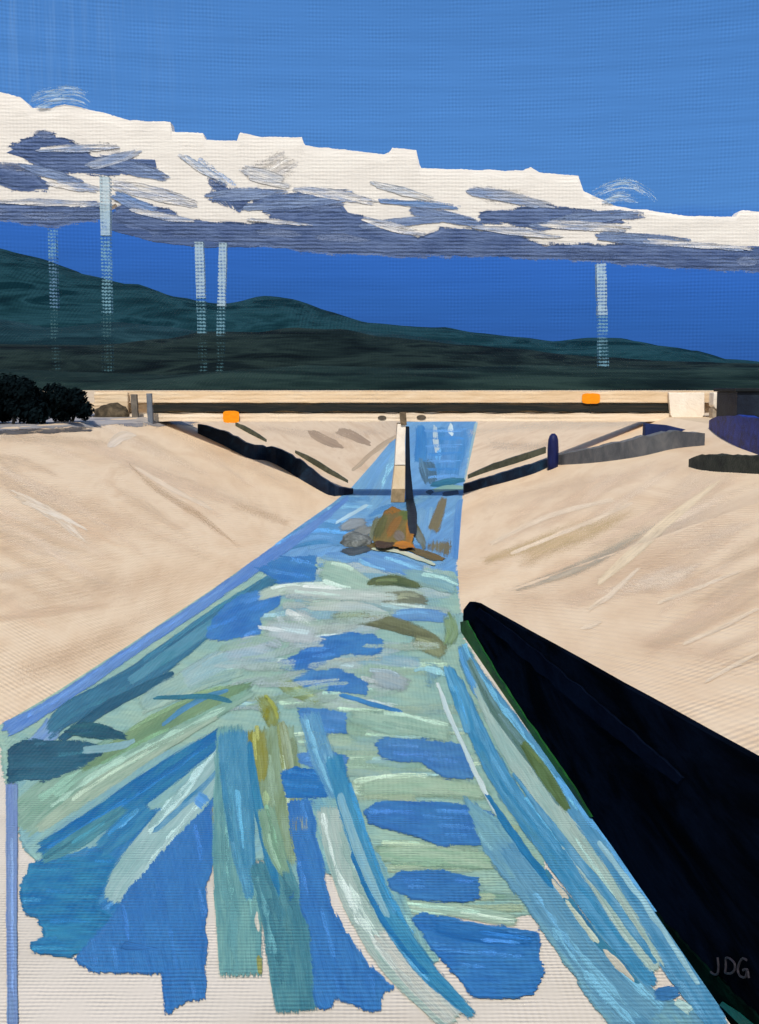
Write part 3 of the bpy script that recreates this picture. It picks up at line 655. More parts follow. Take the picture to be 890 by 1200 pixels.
# ------------------------------------------------------------------ water, with the sky's reflections painted on as blue strokes
base = bpy.data.meshes.new("water"); wo = link("water", base, None, STROKE); tag(wo, kind='structure')
def wtone(c):
    r, g, b = c
    if b > 160 and r < 82: return (r - 6, g - 1, b - 9)
    if r > 120: return (r * .92, g * .96, b * .955)
    return c
W = Brush(water_place, tone=wtone, streaks=True)
def scumble(n, x0, x1, y0, y1, cols, wd, ln, slope, sd, opac=.7, dry=.32, soft=.35):
    r = random.Random(sd)
    for _ in range(n):
        y = r.uniform(y0, y1); L = r.uniform(*ln); x = r.uniform(x0, x1 - L); k = r.uniform(*slope); c = r.choice(cols); d = r.choice(cols)
        W.ribbon([(x, y, r.uniform(*wd) * .6), (x + L / 2, y + k * L / 2 + r.uniform(-3, 3), r.uniform(*wd)), (x + L, y + k * L, r.uniform(*wd) * .6)], c, d, opac=opac, dry=dry, soft=soft)
blue, cob, sky_, teal, aqua, sage, palew = (58, 118, 190), (42, 102, 184), (88, 145, 206), (66, 130, 160), (146, 186, 192), (158, 188, 168), (186, 200, 204)
deep = (34, 84, 108); canvas = (206, 199, 190)
far = [(475, 490), (561, 490), (553, 530), (547, 557), (545, 577), (542, 597), (538, 642), (537, 665), (540, 690), (536, 705), (330, 705), (255, 690), (288, 652), (340, 614), (380, 586), (402, 568), (430, 536)]
W.patch(far, (96, 150, 206), (112, 164, 212), ang=-35, rag=.6)
W.patch([(299, 658), (360, 660), (430, 668), (536, 670), (545, 745), (575, 800), (615, 870), (660, 940), (640, 1010), (640, 1075), (560, 1075), (470, 1060), (400, 1000), (340, 965), (290, 960), (250, 930), (140, 925), (60, 935), (8, 930), (-8, 842), (50, 806), (140, 748), (240, 682)], (146, 184, 182), (166, 194, 180), ang=5, rag=3)
MIX = [(176, 196, 202), (150, 184, 200), (160, 190, 178), (186, 200, 204), (132, 174, 196), (168, 192, 172)]
scumble(34, 300, 535, 655, 720, MIX, (8, 22), (40, 120), (-.05, .15), 1)
scumble(30, 230, 545, 715, 830, MIX, (10, 28), (50, 140), (-.12, .12), 2)
scumble(26, 330, 590, 830, 930, [(160, 188, 168), (150, 184, 186), (176, 196, 176), (140, 176, 160)], (8, 24), (60, 150), (0, .12), 3)
scumble(18, 400, 620, 930, 1070, [(160, 188, 168), (150, 184, 186), (180, 198, 172), (140, 176, 160)], (6, 16), (60, 150), (0, .1), 4)
scumble(26, 350, 530, 600, 665, [(88, 142, 204), (116, 168, 212), (136, 180, 214), (74, 132, 200)], (5, 14), (30, 90), (-.35, .05), 5)
# far reach
W.ribbon([(468, 520, 10), (445, 545, 40), (425, 575, 56), (400, 600, 50)], (104, 158, 210), (128, 176, 216), opac=.9, dry=.1)
W.ribbon([(520, 496, 60), (520, 520, 60), (517, 545, 52), (515, 562, 48)], (74, 136, 204), (92, 150, 210), rag=2)
W.ribbon([(492, 496, 10), (494, 520, 14), (492, 545, 12)], (58, 124, 200), (80, 140, 206))
W.ribbon([(496, 535, 16), (502, 552, 24), (506, 572, 14)], (66, 100, 124), (92, 128, 150), dry=.2)
W.ribbon([(505, 568, 4), (525, 565, 7), (546, 562, 4)], (34, 100, 132), (60, 124, 150))
W.ribbon([(508, 575, 4), (525, 572, 6), (544, 572, 3)], (136, 174, 168), (160, 190, 180))
W.ribbon([(500, 577, 4), (508, 577, 5)], (24, 60, 84)); W.ribbon([(520, 579, 4), (537, 577, 3)], (20, 44, 74))
W.ribbon([(511, 498, 3), (510, 515, 5), (513, 530, 5)], (206, 214, 222), (170, 196, 220), dry=.2)
W.ribbon([(529, 497, 3), (528, 504, 6), (530, 510, 2)], (200, 212, 222), dry=.2)
W.ribbon([(559, 497, 5), (554, 530, 6), (547, 562, 5)], (150, 186, 206), (186, 204, 206), dry=.2)
for k in range(7): W.ribbon([(500, 505 + 9 * k, 2), (545 - k, 504 + 9 * k, 3)], (64, 128, 202) if k % 2 else (92, 148, 208), dry=.45, opac=.7)
W.ribbon([(540, 585, 8), (537, 620, 10), (534, 655, 10)], (74, 130, 204), (96, 148, 208))
W.ribbon([(500, 590, 22), (495, 620, 26), (492, 640, 20)], (104, 158, 212), (126, 172, 214))
W.ribbon([(522, 580, 8), (515, 600, 12), (507, 625, 14)], (112, 106, 78), (136, 122, 84), dry=.15, soft=.25)
W.ribbon([(515, 626, 26), (516, 640, 34), (512, 656, 28)], (106, 100, 76), (130, 122, 92), dry=.12, soft=.22)
W.ribbon([(345, 622, 10), (390, 600, 30), (440, 600, 40)], (92, 150, 206), (116, 168, 212), opac=.9)
W.ribbon([(320, 642, 14), (370, 625, 30), (420, 630, 26)], (72, 136, 198), (96, 152, 206), opac=.9)
W.ribbon([(395, 612, 2), (420, 598, 3), (430, 592, 2)], (170, 200, 224))
# left margin
W.ribbon([(2, 858, 22), (60, 826, 18), (150, 766, 16), (260, 692, 16), (302, 662, 18), (360, 622, 14), (412, 580, 8)], (84, 130, 200), (100, 144, 204), rag=8)
W.ribbon([(30, 880, 20), (58, 858, 26), (66, 840, 20)], (110, 150, 206), (140, 172, 210), dry=.2)
W.ribbon([(54, 862, 14), (80, 836, 30), (150, 800, 34), (200, 766, 34), (260, 720, 26), (330, 672, 14)], (48, 104, 136), (62, 122, 152), rag=6)
W.ribbon([(70, 868, 8), (130, 826, 12), (205, 790, 10)], (34, 84, 112), (44, 98, 124), dry=.2)
W.ribbon([(150, 800, 10), (220, 752, 14), (300, 695, 8)], (70, 132, 164), (84, 142, 168), dry=.2)
W.ribbon([(160, 830, 22), (220, 800, 34), (290, 780, 24)], (152, 186, 186), (170, 196, 184), opac=.9, dry=.15)
W.ribbon([(210, 800, 26), (270, 770, 30), (330, 770, 20)], (150, 186, 198), (176, 198, 200), opac=.85, dry=.15)
# mid dabs
W.patch([(296, 665), (330, 651), (372, 650), (371, 686), (340, 689), (312, 677)], (52, 112, 190), (74, 134, 198), ang=10)
W.patch([(236, 748), (262, 705), (298, 692), (332, 695), (328, 712), (305, 722), (308, 744), (282, 752), (246, 753)], (54, 112, 192), (72, 130, 200), ang=-20, rag=3)
W.ribbon([(300, 700, 12), (340, 690, 16), (440, 688, 14), (500, 698, 10)], (172, 196, 184), (188, 202, 192), dry=.15, soft=.4)
W.ribbon([(372, 668, 26), (400, 674, 34), (440, 690, 16)], (162, 192, 178), (178, 200, 186))
W.ribbon([(418, 650, 14), (450, 658, 26), (500, 672, 18)], (88, 142, 204), (110, 160, 206))
W.ribbon([(470, 672, 14), (510, 680, 22), (540, 690, 20)], (130, 172, 186), (154, 188, 186))
W.ribbon([(420, 702, 12), (470, 710, 18), (530, 720, 14)], (150, 178, 184), (176, 190, 186), dry=.1, soft=.4)
W.ribbon([(428, 684, 8), (460, 680, 15), (496, 688, 8)], (66, 84, 44), (96, 110, 66), dry=.1, soft=.4)
W.ribbon([(444, 700, 14), (480, 700, 18), (505, 706, 10)], (108, 116, 96), (132, 136, 112), dry=.15, soft=.4)
W.ribbon([(456, 722, 12), (490, 720, 16), (526, 724, 12)], (88, 138, 192), (106, 154, 200), dry=.1)
W.ribbon([(330, 716, 22), (350, 730, 44), (378, 744, 30)], (186, 196, 204), (202, 206, 206), dry=.15, soft=.4)
W.ribbon([(360, 710, 8), (420, 712, 12), (460, 722, 6)], (196, 204, 198), palew, dry=.2)
W.ribbon([(384, 722, 10), (440, 726, 22), (500, 744, 16), (528, 764, 10)], (98, 104, 70), (130, 132, 96), dry=.15, soft=.4)
W.ribbon([(478, 748, 14), (505, 758, 24), (528, 768, 18)], (120, 128, 92), (146, 152, 116), dry=.2, soft=.4)
W.ribbon([(250, 768, 22), (300, 760, 40), (330, 768, 30)], (160, 186, 204), (184, 198, 208), dry=.2, soft=.4)
W.patch([(323, 776), (345, 765), (376, 745), (412, 739), (451, 745), (450, 766), (402, 770), (382, 779), (360, 788), (330, 786)], (52, 108, 188), (70, 128, 196), ang=-5, rag=2.5)
W.patch([(340, 796), (360, 785), (402, 784), (434, 798), (430, 815), (385, 813), (355, 808)], (60, 114, 188), (78, 132, 196), ang=5, rag=2.5)
W.ribbon([(424, 790, 20), (455, 796, 32), (488, 806, 18)], (156, 174, 186), (178, 186, 188), dry=.2, soft=.4)
W.ribbon([(486, 790, 30), (505, 790, 40), (526, 800, 30)], (112, 166, 196), (140, 184, 198), opac=.8, dry=.15, soft=.4)
W.ribbon([(400, 815, 4), (440, 826, 5), (470, 834, 3)], (60, 120, 184), dry=.1)
W.ribbon([(326, 792, 16), (340, 806, 22), (380, 824, 14)], (136, 154, 100), (156, 172, 128), dry=.15, soft=.4)
W.ribbon([(400, 838, 24), (470, 848, 34), (540, 862, 30)], (152, 186, 172), (170, 196, 180), dry=.1, soft=.4)
W.ribbon([(410, 925, 24), (480, 920, 34), (580, 930, 26)], (158, 188, 166), (176, 198, 176), dry=.1, soft=.4)
W.ribbon([(430, 1000, 24), (500, 1003, 30), (590, 1010, 30)], (150, 184, 160), (176, 198, 176), dry=.1, soft=.4)
W.ribbon([(470, 1060, 16), (540, 1068, 20), (610, 1080, 20)], (160, 190, 176), (180, 200, 184), dry=.1, soft=.4)
scumble(16, 300, 540, 690, 780, [(190, 202, 206), (176, 196, 190), (164, 190, 172), (196, 206, 198)], (4, 12), (30, 90), (-.1, .1), 7, opac=.6, dry=.4, soft=.4)
scumble(14, 240, 420, 760, 850, [(186, 202, 206), (160, 190, 170), (176, 198, 196)], (4, 14), (40, 100), (-.3, .05), 8, opac=.6, dry=.4, soft=.4)
W.ribbon([(300, 735, 26), (345, 742, 36), (385, 748, 20)], (196, 202, 208), (180, 196, 202), dry=.25, soft=.5)
W.ribbon([(330, 690, 10), (400, 696, 16), (470, 700, 10)], (204, 210, 206), (184, 200, 194), dry=.3, soft=.4)
W.ribbon([(300, 812, 14), (316, 832, 26), (322, 860, 16)], (138, 142, 60), (150, 164, 110), dry=.3, soft=.4)
# left fan
W.patch([(14, 900), (100, 905), (270, 856), (345, 866), (352, 1010), (250, 1010), (240, 940), (140, 1050), (110, 1050), (40, 1010), (22, 985)], (118, 168, 186), (150, 188, 186), ang=-35, rag=3)
W.patch([(40, 1010), (130, 985), (210, 930), (262, 900), (256, 1000), (240, 1040), (236, 1130), (110, 1134), (60, 1090)], (52, 116, 184), (70, 134, 190), ang=-40, rag=3)
W.patch([(300, 880), (345, 870), (420, 960), (480, 1060), (520, 1130), (480, 1130), (380, 1020), (345, 1060), (312, 1010)], (110, 164, 184), (150, 188, 184), ang=70, rag=3)
W.ribbon([(16, 968, 46), (60, 935, 54), (130, 888, 50), (210, 850, 36), (300, 808, 16)], (128, 166, 150), (154, 184, 170), rag=10)
W.ribbon([(90, 905, 14), (160, 862, 26), (240, 822, 26), (300, 800, 8)], (104, 140, 108), (128, 158, 120), dry=.1)
W.ribbon([(40, 975, 14), (110, 925, 22), (190, 875, 16), (260, 838, 6)], (176, 194, 176), (150, 176, 160), dry=.2)
W.patch([(8, 878), (30, 864), (104, 868), (128, 876), (100, 900), (56, 916), (9, 918)], (32, 78, 102), (48, 100, 122), ang=-5, rag=2.5)
W.ribbon([(76, 856, 12), (110, 856, 22), (152, 864, 8)], (28, 74, 96), (44, 98, 112))
W.ribbon([(96, 880, 6), (140, 874, 7), (160, 866, 4)], (120, 164, 176), (150, 186, 196), dry=.1)
W.ribbon([(268, 808, 4), (230, 822, 6), (190, 850, 3)], (70, 126, 166))
W.ribbon([(180, 818, 3), (240, 816, 6), (272, 822, 4)], (46, 110, 132))
W.patch([(33, 1013), (110, 998), (130, 1000), (140, 1010), (118, 1050), (116, 1062), (136, 1074), (146, 1086), (112, 1114), (87, 1123), (37, 1119), (36, 1103), (48, 1095), (43, 1075), (26, 1074), (22, 1041)], (40, 108, 172), (58, 132, 182), ang=0, rag=3)
W.ribbon([(42, 1002, 26), (120, 958, 36), (190, 910, 36), (268, 856, 22)], (34, 104, 174), (54, 126, 176), rag=8)
W.ribbon([(46, 1010, 12), (90, 985, 24), (150, 945, 14)], (58, 122, 146), (84, 146, 160), dry=.1)
W.ribbon([(112, 1000, 22), (150, 968, 32), (180, 940, 28)], (48, 116, 176), (70, 138, 186), dry=.1)
W.ribbon([(128, 1062, 28), (150, 1030, 46), (185, 985, 48), (235, 925, 40), (278, 870, 28)], (150, 186, 190), (172, 200, 204), rag=9)
W.ribbon([(180, 975, 5), (230, 930, 6), (262, 895, 3)], (60, 130, 184), (120, 170, 196))
W.patch([(256, 930), (262, 965), (250, 1015), (244, 1040), (243, 1173), (218, 1176), (196, 1191), (190, 1186), (188, 1142), (140, 1142), (107, 1141), (92, 1132), (87, 1123), (100, 1106), (128, 1076), (150, 1040), (180, 1006), (222, 962)], (56, 112, 188), (64, 122, 194), ang=80, rag=2.5)
W.ribbon([(140, 1108, 12), (186, 1112, 3)], (48, 100, 170)); W.ribbon([(226, 930, 16), (246, 945, 24)], (80, 140, 200), dry=.3)
W.ribbon([(252, 945, 12), (254, 970, 8)], (120, 126, 96), (150, 160, 150), dry=.55)
# verticals
W.ribbon([(268, 845, 32), (272, 900, 46), (274, 1000, 54), (280, 1080, 58), (282, 1150, 54)], (92, 148, 156), (116, 168, 168), rag=4)
W.ribbon([(272, 850, 40), (278, 920, 42), (286, 1000, 32), (294, 1060, 12)], (64, 132, 180), (84, 150, 186), opac=.85, dry=.1)
W.ribbon([(322, 845, 46), (325, 900, 60), (330, 960, 56), (335, 1020, 40)], (132, 152, 116), (152, 176, 152), dry=.08)
W.ribbon([(300, 850, 24), (304, 890, 26), (308, 920, 12)], (140, 136, 44), (150, 152, 84), dry=.1)
W.ribbon([(330, 845, 12), (338, 900, 16), (342, 960, 8)], (120, 128, 70), (168, 184, 156), dry=.2)
W.ribbon([(310, 1000, 50), (330, 1060, 58), (342, 1130, 60), (348, 1192, 52)], (62, 122, 142), (84, 142, 154), rag=4)
W.ribbon([(292, 868, 6), (302, 940, 11), (318, 1010, 12), (328, 1050, 4)], (46, 118, 174), (62, 134, 180))
W.ribbon([(310, 940, 24), (322, 990, 28), (336, 1030, 14)], (140, 172, 150), (112, 152, 128), dry=.15)
W.ribbon([(301, 1070, 2), (303, 1090, 3)], canvas); W.ribbon([(304, 1120, 5), (306, 1142, 4)], (150, 150, 90), dry=.3)
W.ribbon([(303, 833, 8), (313, 836, 26), (324, 838, 8)], (134, 130, 30), (160, 158, 50), dry=.15, soft=.4)
W.ribbon([(340, 1050, 14), (344, 1052, 12)], (34, 96, 160))
W.patch([(334, 936), (368, 934), (378, 1000), (390, 1060), (412, 1098), (440, 1135), (463, 1158), (450, 1165), (446, 1185), (430, 1187), (395, 1171), (390, 1183), (378, 1184), (368, 1178), (362, 1100), (352, 1067), (344, 1000)], (56, 112, 188), (66, 124, 196), ang=75, rag=2.5)
W.ribbon([(350, 950, 22), (354, 980, 24)], (150, 168, 176), (110, 120, 110), dry=.62)
W.patch([(326, 903), (345, 898), (384, 900), (390, 920), (388, 936), (334, 938)], (34, 100, 180), (52, 118, 190), ang=5)
W.patch([(346, 882), (372, 876), (410, 884), (408, 908), (380, 906), (350, 896)], (62, 116, 188), (84, 138, 196), ang=5)
W.patch([(348, 830), (362, 826), (409, 834), (407, 860), (376, 862), (352, 848)], (66, 122, 190), (88, 142, 198), ang=8)
W.ribbon([(360, 830, 28), (372, 870, 32), (386, 905, 32), (402, 940, 28)], (86, 148, 190), (112, 168, 200), opac=.8, dry=.1)
W.ribbon([(384, 940, 34), (402, 1010, 40), (432, 1075, 46), (476, 1135, 50), (540, 1196, 46)], (160, 188, 184), (186, 200, 196), rag=6)
W.ribbon([(440, 1090, 26), (490, 1145, 40), (540, 1196, 36)], (196, 202, 200), (212, 208, 202), dry=.2)
W.ribbon([(388, 880, 26), (412, 960, 28), (438, 1035, 30), (468, 1092, 30), (505, 1142, 26), (558, 1194, 16)], (54, 128, 184), (78, 148, 194), rag=6)
W.ribbon([(412, 1000, 4), (450, 1080, 5), (500, 1142, 4)], (40, 110, 172))
W.ribbon([(398, 930, 8), (425, 1010, 11), (455, 1075, 6)], (120, 174, 200), (150, 190, 204), dry=.15)
# the ladder of blue dabs, sky reflections painted on the water
W.patch([(437, 870), (450, 862), (545, 869), (556, 890), (558, 916), (520, 913), (492, 896), (446, 890)], (68, 118, 188), (80, 132, 194), ang=5, rag=2.5)
W.patch([(425, 950), (440, 938), (482, 936), (545, 941), (579, 951), (576, 991), (520, 994), (480, 980), (430, 966)], (58, 110, 186), (66, 122, 192), ang=4, rag=2)
W.patch([(452, 1030), (470, 1020), (520, 1017), (562, 1028), (566, 1055), (545, 1060), (482, 1056), (455, 1042)], (56, 110, 184), (66, 122, 190), ang=3, rag=2)
W.patch([(481, 1076), (493, 1068), (560, 1080), (633, 1090), (634, 1118), (641, 1140), (626, 1168), (600, 1172), (556, 1170), (530, 1142), (502, 1110)], (52, 110, 188), (64, 124, 194), ang=5, rag=3)
W.ribbon([(500, 1085, 20), (560, 1095, 26), (630, 1104, 16)], (40, 102, 180), (56, 116, 188), dry=.1)
# right-hand sweeps along the dark wall
W.patch([(540, 930), (590, 960), (640, 1020), (700, 1090), (770, 1160), (846, 1200), (850, 1215), (722, 1215), (684, 1165), (644, 1105), (604, 1048), (566, 1000)], (98, 152, 184), (126, 174, 192), ang=50, rag=2.5)
W.ribbon([(590, 985, 26), (640, 1050, 44), (700, 1130, 54), (770, 1200, 60)], (104, 158, 190), (88, 146, 184), dry=.08)
W.ribbon([(540, 752, 14), (556, 790, 26), (600, 855, 34), (650, 925, 38), (700, 990, 42), (740, 1050, 46), (790, 1120, 46), (832, 1185, 34), (850, 1210, 20)], (96, 158, 202), (74, 138, 194), rag=4)
W.ribbon([(534, 790, 16), (556, 850, 26), (592, 920, 30), (640, 985, 34), (700, 1065, 36), (745, 1125, 30), (770, 1160, 16)], (62, 134, 190), (88, 156, 202), rag=6)
W.ribbon([(556, 800, 12), (592, 870, 24), (640, 940, 30), (690, 1010, 32), (735, 1080, 32), (775, 1140, 22)], (160, 192, 194), (182, 204, 204), rag=8)
W.ribbon([(548, 770, 8), (580, 832, 12), (625, 890, 16), (660, 945, 12)], (84, 120, 116), (110, 150, 160), dry=.1)
W.ribbon([(610, 868, 8), (640, 910, 16), (668, 952, 8)], (76, 98, 58), (92, 122, 84), dry=.15)
W.ribbon([(600, 905, 4), (660, 985, 8), (720, 1060, 9), (770, 1130, 5)], (70, 140, 196), (110, 168, 206))
W.ribbon([(524, 780, 14), (540, 820, 18), (552, 860, 14)], (66, 140, 196), (96, 164, 206))
W.ribbon([(513, 800, 3), (530, 845, 4), (548, 885, 4), (575, 940, 4), (606, 985, 3)], (224, 234, 238), (200, 222, 234), rag=2)
W.ribbon([(570, 930, 5), (610, 990, 7), (650, 1040, 6)], (44, 116, 176)); W.ribbon([(640, 1020, 5), (700, 1100, 8), (748, 1152, 5)], (48, 112, 158), (70, 136, 176))
W.ribbon([(648, 1032, 4), (664, 1052, 6)], canvas, dry=.1); W.ribbon([(708, 1112, 4), (724, 1130, 7), (744, 1150, 3)], canvas, (220, 212, 202))
W.ribbon([(664, 1056, 4), (700, 1104, 6)], (196, 206, 196), dry=.1)
W.ribbon([(764, 1166, 14), (782, 1164, 20), (800, 1160, 10)], (58, 112, 182), (70, 126, 190))
W.ribbon([(790, 1172, 8), (812, 1186, 10)], (170, 200, 206), dry=.3); W.ribbon([(700, 985, 5), (760, 1065, 6), (820, 1155, 5)], (150, 192, 216), dry=.2)
W.ribbon([(536, 716, 16), (542, 728, 22), (536, 744, 14)], (170, 200, 208), (140, 180, 180), dry=.1)
W.ribbon([(524, 718, 16), (530, 740, 20), (522, 760, 12)], (130, 156, 110), (150, 176, 150), dry=.2, soft=.4)
# the drip line down the bare floor
W.ribbon([(14, 916, 15), (14, 1000, 14), (14, 1100, 13), (15, 1215, 13)], (112, 140, 196), (126, 152, 200), rag=1, wob=.6)
W.fill(base, 0)

# ------------------------------------------------------------------ the big dark wall on the right
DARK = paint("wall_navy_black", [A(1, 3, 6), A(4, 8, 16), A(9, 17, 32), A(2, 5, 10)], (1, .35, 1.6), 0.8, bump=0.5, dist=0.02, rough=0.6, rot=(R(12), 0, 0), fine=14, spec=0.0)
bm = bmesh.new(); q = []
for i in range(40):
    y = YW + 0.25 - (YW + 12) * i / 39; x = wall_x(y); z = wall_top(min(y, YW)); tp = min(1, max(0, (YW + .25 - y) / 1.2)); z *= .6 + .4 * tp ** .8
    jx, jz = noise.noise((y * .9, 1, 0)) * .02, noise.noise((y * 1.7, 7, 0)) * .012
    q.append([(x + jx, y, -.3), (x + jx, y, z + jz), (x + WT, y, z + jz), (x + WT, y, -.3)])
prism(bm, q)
dw = bm_obj("wall_and_shadow_strip", bm, DARK); tag(dw, "long blue black retaining wall tapering away beside the pale blue water, faint grey initials low on it", "wall")
# green growth along the wall's foot
MOSS = paint("moss_green", [A(10, 40, 24), A(22, 84, 36), A(40, 100, 44)], (1, .3, 1), 2.5, bump=0.4, dist=.02, rough=.7)
def wall_ribbon(name, pts, mat, off):
    bm = bmesh.new(); P = catmull(pts, 6); rows = []
    for i, (x, y, wd) in enumerate(P):
        a, b = P[max(0, i - 1)], P[min(len(P) - 1, i + 1)]; dx, dy = b[0] - a[0], b[1] - a[1]; l = math.hypot(dx, dy) or 1
        row = []
        for s in (-1, 1):
            h = wd / 2 * (1 + .3 * noise.noise((i * .4, s, 2)))
            p = wall_hit(x - dy / l * h * s, y + dx / l * h * s); row.append(p)
        rows.append(row)
    prism(bm, [[r[0] + Vector((-off, 0, 0)), r[1] + Vector((-off, 0, 0)), r[1] + Vector((.01, 0, 0)), r[0] + Vector((.01, 0, 0))] for r in rows])
    return bm_obj(name, bm, mat, dw)
wall_ribbon("moss", [(545, 728, 8), (551, 746, 14), (572, 778, 9), (600, 822, 9), (630, 866, 9), (664, 914, 9), (694, 958, 4)], MOSS, .035)
NAVY = paint("navy_streak", [A(5, 9, 22), A(12, 22, 42)], (1, .3, 1), 2, bump=.3, dist=.02, rough=.6, spec=0.0)
wall_ribbon("navy_streak", [(560, 716, 10), (620, 765, 16), (720, 850, 18), (800, 915, 10)], NAVY, .03)
MOSSD = paint("dark_moss", [A(2, 7, 9), A(4, 18, 16), A(6, 34, 28)], (1, .3, 1), 2.5, bump=.4, dist=.02, rough=.6, spec=0.0)
wall_ribbon("dark_moss", [(690, 985, 8), (745, 1055, 18), (810, 1130, 26), (890, 1212, 30)], MOSSD, .03)
wall_ribbon("teal_moss", [(850, 1176, 5), (868, 1190, 9), (884, 1204, 10)], paint("teal_moss", [A(8, 70, 70), A(20, 110, 100)], (1, .3, 1), 4, bump=.4, dist=.02), .045)
INK = paint("initials_paint", [A(26, 28, 36), A(50, 48, 60)], (1, 1, 1), 20, bump=.2, dist=.005)
bm = bmesh.new()
def pen(pts, w_=2.6):
    P = catmull([(x, y, w_) for x, y in pts], 2.5)
    for a, b in zip(P, P[1:]):
        p, q2 = wall_hit(a[0], a[1]) + Vector((-.04, 0, 0)), wall_hit(b[0], b[1]) + Vector((-.04, 0, 0))
        if (p - q2).length > 1e-4: bar(bm, p, q2, .011, n=6)
pen([(846, 1122), (847, 1132), (846, 1141), (842, 1142), (838, 1139)])
pen([(855, 1140), (856, 1131), (856, 1123), (860, 1123), (866, 1129), (866, 1137), (861, 1141), (855, 1140)])
pen([(880, 1125), (876, 1123), (872, 1128), (870, 1137), (873, 1144), (879, 1145), (881, 1138)]); pen([(876, 1137), (881, 1136), (883, 1146)])
bm_obj("initials", bm, INK, dw)

# ------------------------------------------------------------------ the bridge
YB = 58.0
PAL = paint("bridge_concrete", [A(204, 180, 150), A(218, 196, 168), A(230, 214, 192)], (.35, 1, 3), 1.2, bump=.5, dist=.04, per=.2, rough=.75, wamt=.4)
PAL2 = paint("bridge_ledge_pale", [A(210, 192, 170), A(224, 208, 188), A(234, 222, 206)], (.3, 1, 3), 1.4, bump=.5, dist=.04, per=.2, rough=.75, wamt=.4)
BLK = paint("band_dark", [A(16, 24, 26), A(30, 34, 34), A(58, 52, 44)], (.2, 1, 3), 1.2, bump=.5, dist=.05, rough=.6)
WHT = paint("abutment_white", [A(216, 206, 196), A(232, 224, 214), A(240, 234, 226)], (1, 1, 1), 1.2, bump=.4, dist=.05, rough=.75)
def zb(py, y=YB): return on_y(445, py, y).z
def xb(px, y=YB): return on_y(px, 480, y).x
bridge = empty("bridge", (xb(470), YB, 0), "pale low road bridge spanning the channel on one central pier", "bridge")
def bpart(name, bm, mat, parent=None, **k):
    p = parent or bridge; o = bm_obj(name, bm, mat, p, base=(xb(470), YB, 0), **k); return o
def beam(x0, x1, y0, y1, pz0, pz1, amp=.03, n=60, sd=0):
    bm = bmesh.new(); q = []
    for i in range(n + 1):
        x = x0 + (x1 - x0) * i / n; a = noise.noise((x * .7, sd, 0)) * amp; b = noise.noise((x * .9, sd + 5, 0)) * amp
        q.append([(x, y0, pz0 + a), (x, y0, pz1 + b), (x, y1, pz1 + b), (x, y1, pz0 + a)])
    prism(bm, q); return bm
bpart("deck", beam(xb(60), xb(862), YB + .55, YB + 2.2, zb(484), zb(472), .01), PAL)
bpart("parapet", beam(xb(112), xb(838), YB + .08, YB + .5, zb(471.5), zb(458.5), .06, n=90, sd=3), PAL)
bpart("far_parapet", beam(xb(112), xb(838), YB + 2.22, YB + 2.5, zb(471), zb(460), .02, sd=9), PAL)
bpart("band", beam(xb(178), xb(790), YB + .1, YB + .54, zb(482.6), zb(473.6), .1, n=90, sd=6), BLK)  # dark band between parapet and ledge
bpart("ledge", beam(xb(140), xb(800), YB, YB + 2.1, zb(494), zb(484.6), .06, n=90, sd=12), PAL2)
for px, py, rx, ry in ((448, 489.5, 5, 2.6), (494, 489, 5.5, 2.8)):
    bm = bmesh.new(); c = on_y(px, py, YB); n = 16; u = YB / F
    a = [bm.verts.new((c.x + rx * u * math.cos(t), YB - .045, c.z + ry * u * math.sin(t))) for t in [2 * math.pi * k / n for k in range(n)]]
    b = [bm.verts.new((v.co.x, YB + .05, v.co.z)) for v in a]
    bm.faces.new(a)
    for k in range(n): bm.faces.new((a[k], b[k], b[(k + 1) % n], a[(k + 1) % n]))
    bpart("drain_opening", bm, paint("drain_dark", [A(70, 66, 60), A(100, 92, 82)], scale=5))
# central pier
def taper(rows, y0, th):
    bm = bmesh.new(); q = []
    for py, pl, prr in rows:
        a, b = on_y(pl, py, y0), on_y(prr, py, y0); q.append([a, b, b + Vector((0, th, 0)), a + Vector((0, th, 0))])
    prism(bm, q); return bm
PIER = paint("pier_concrete", [A(206, 184, 152), A(220, 202, 174), A(232, 220, 202)], (1, 1, .5), 1.6, bump=.5, dist=.05, rough=.75)
pier = bpart("pier", taper([(588.8, 458.5, 474), (570, 460, 475), (545.2, 463, 475.3)], YB - .35, 2.2), PIER, bevel=.03)
def ppart(name, bm, mat, **k): return bm_obj(name, bm, mat, pier, base=(xb(470), YB, 0), **k)
ppart("pier_head", taper([(545, 463, 475.3), (518, 464.5, 475), (497, 466, 476)], YB - .4, 2.3), WHT, bevel=.03)
ppart("pier_bracket", taper([(498, 470, 477), (490, 469, 476.5), (483, 468.5, 476)], YB - .5, .5), paint("bracket_umber", [A(70, 62, 50), A(120, 106, 88)], scale=3))
PIL = paint("strip_navy", [A(10, 18, 34), A(20, 34, 52)], (1, 1, .3), 3, bump=.4, dist=.03, rough=.5)
ppart("dark_strip", taper([(588.6, 476.5, 485), (575, 475.5, 484), (545, 475.6, 481), (500, 476, 480)], YB - .3, .7), PIL, bevel=.02)  # dark navy strip along the pier's right edge
ppart("stain", taper([(588.6, 458.2, 474.2), (573, 460, 475.2)], YB - .38, .04), paint("pier_stain", [A(120, 104, 78), A(160, 140, 110)], scale=3))
# abutments at the two ends
for pl, prr in ((112, 150), (786, 826)):
    bpart("abutment", taper([(500 if pl > 500 else 490, pl + 8, prr - 12), (486, pl, prr), (460, pl - 2, prr)], YB - .3, .3), WHT if pl > 500 else PAL, bevel=.04)

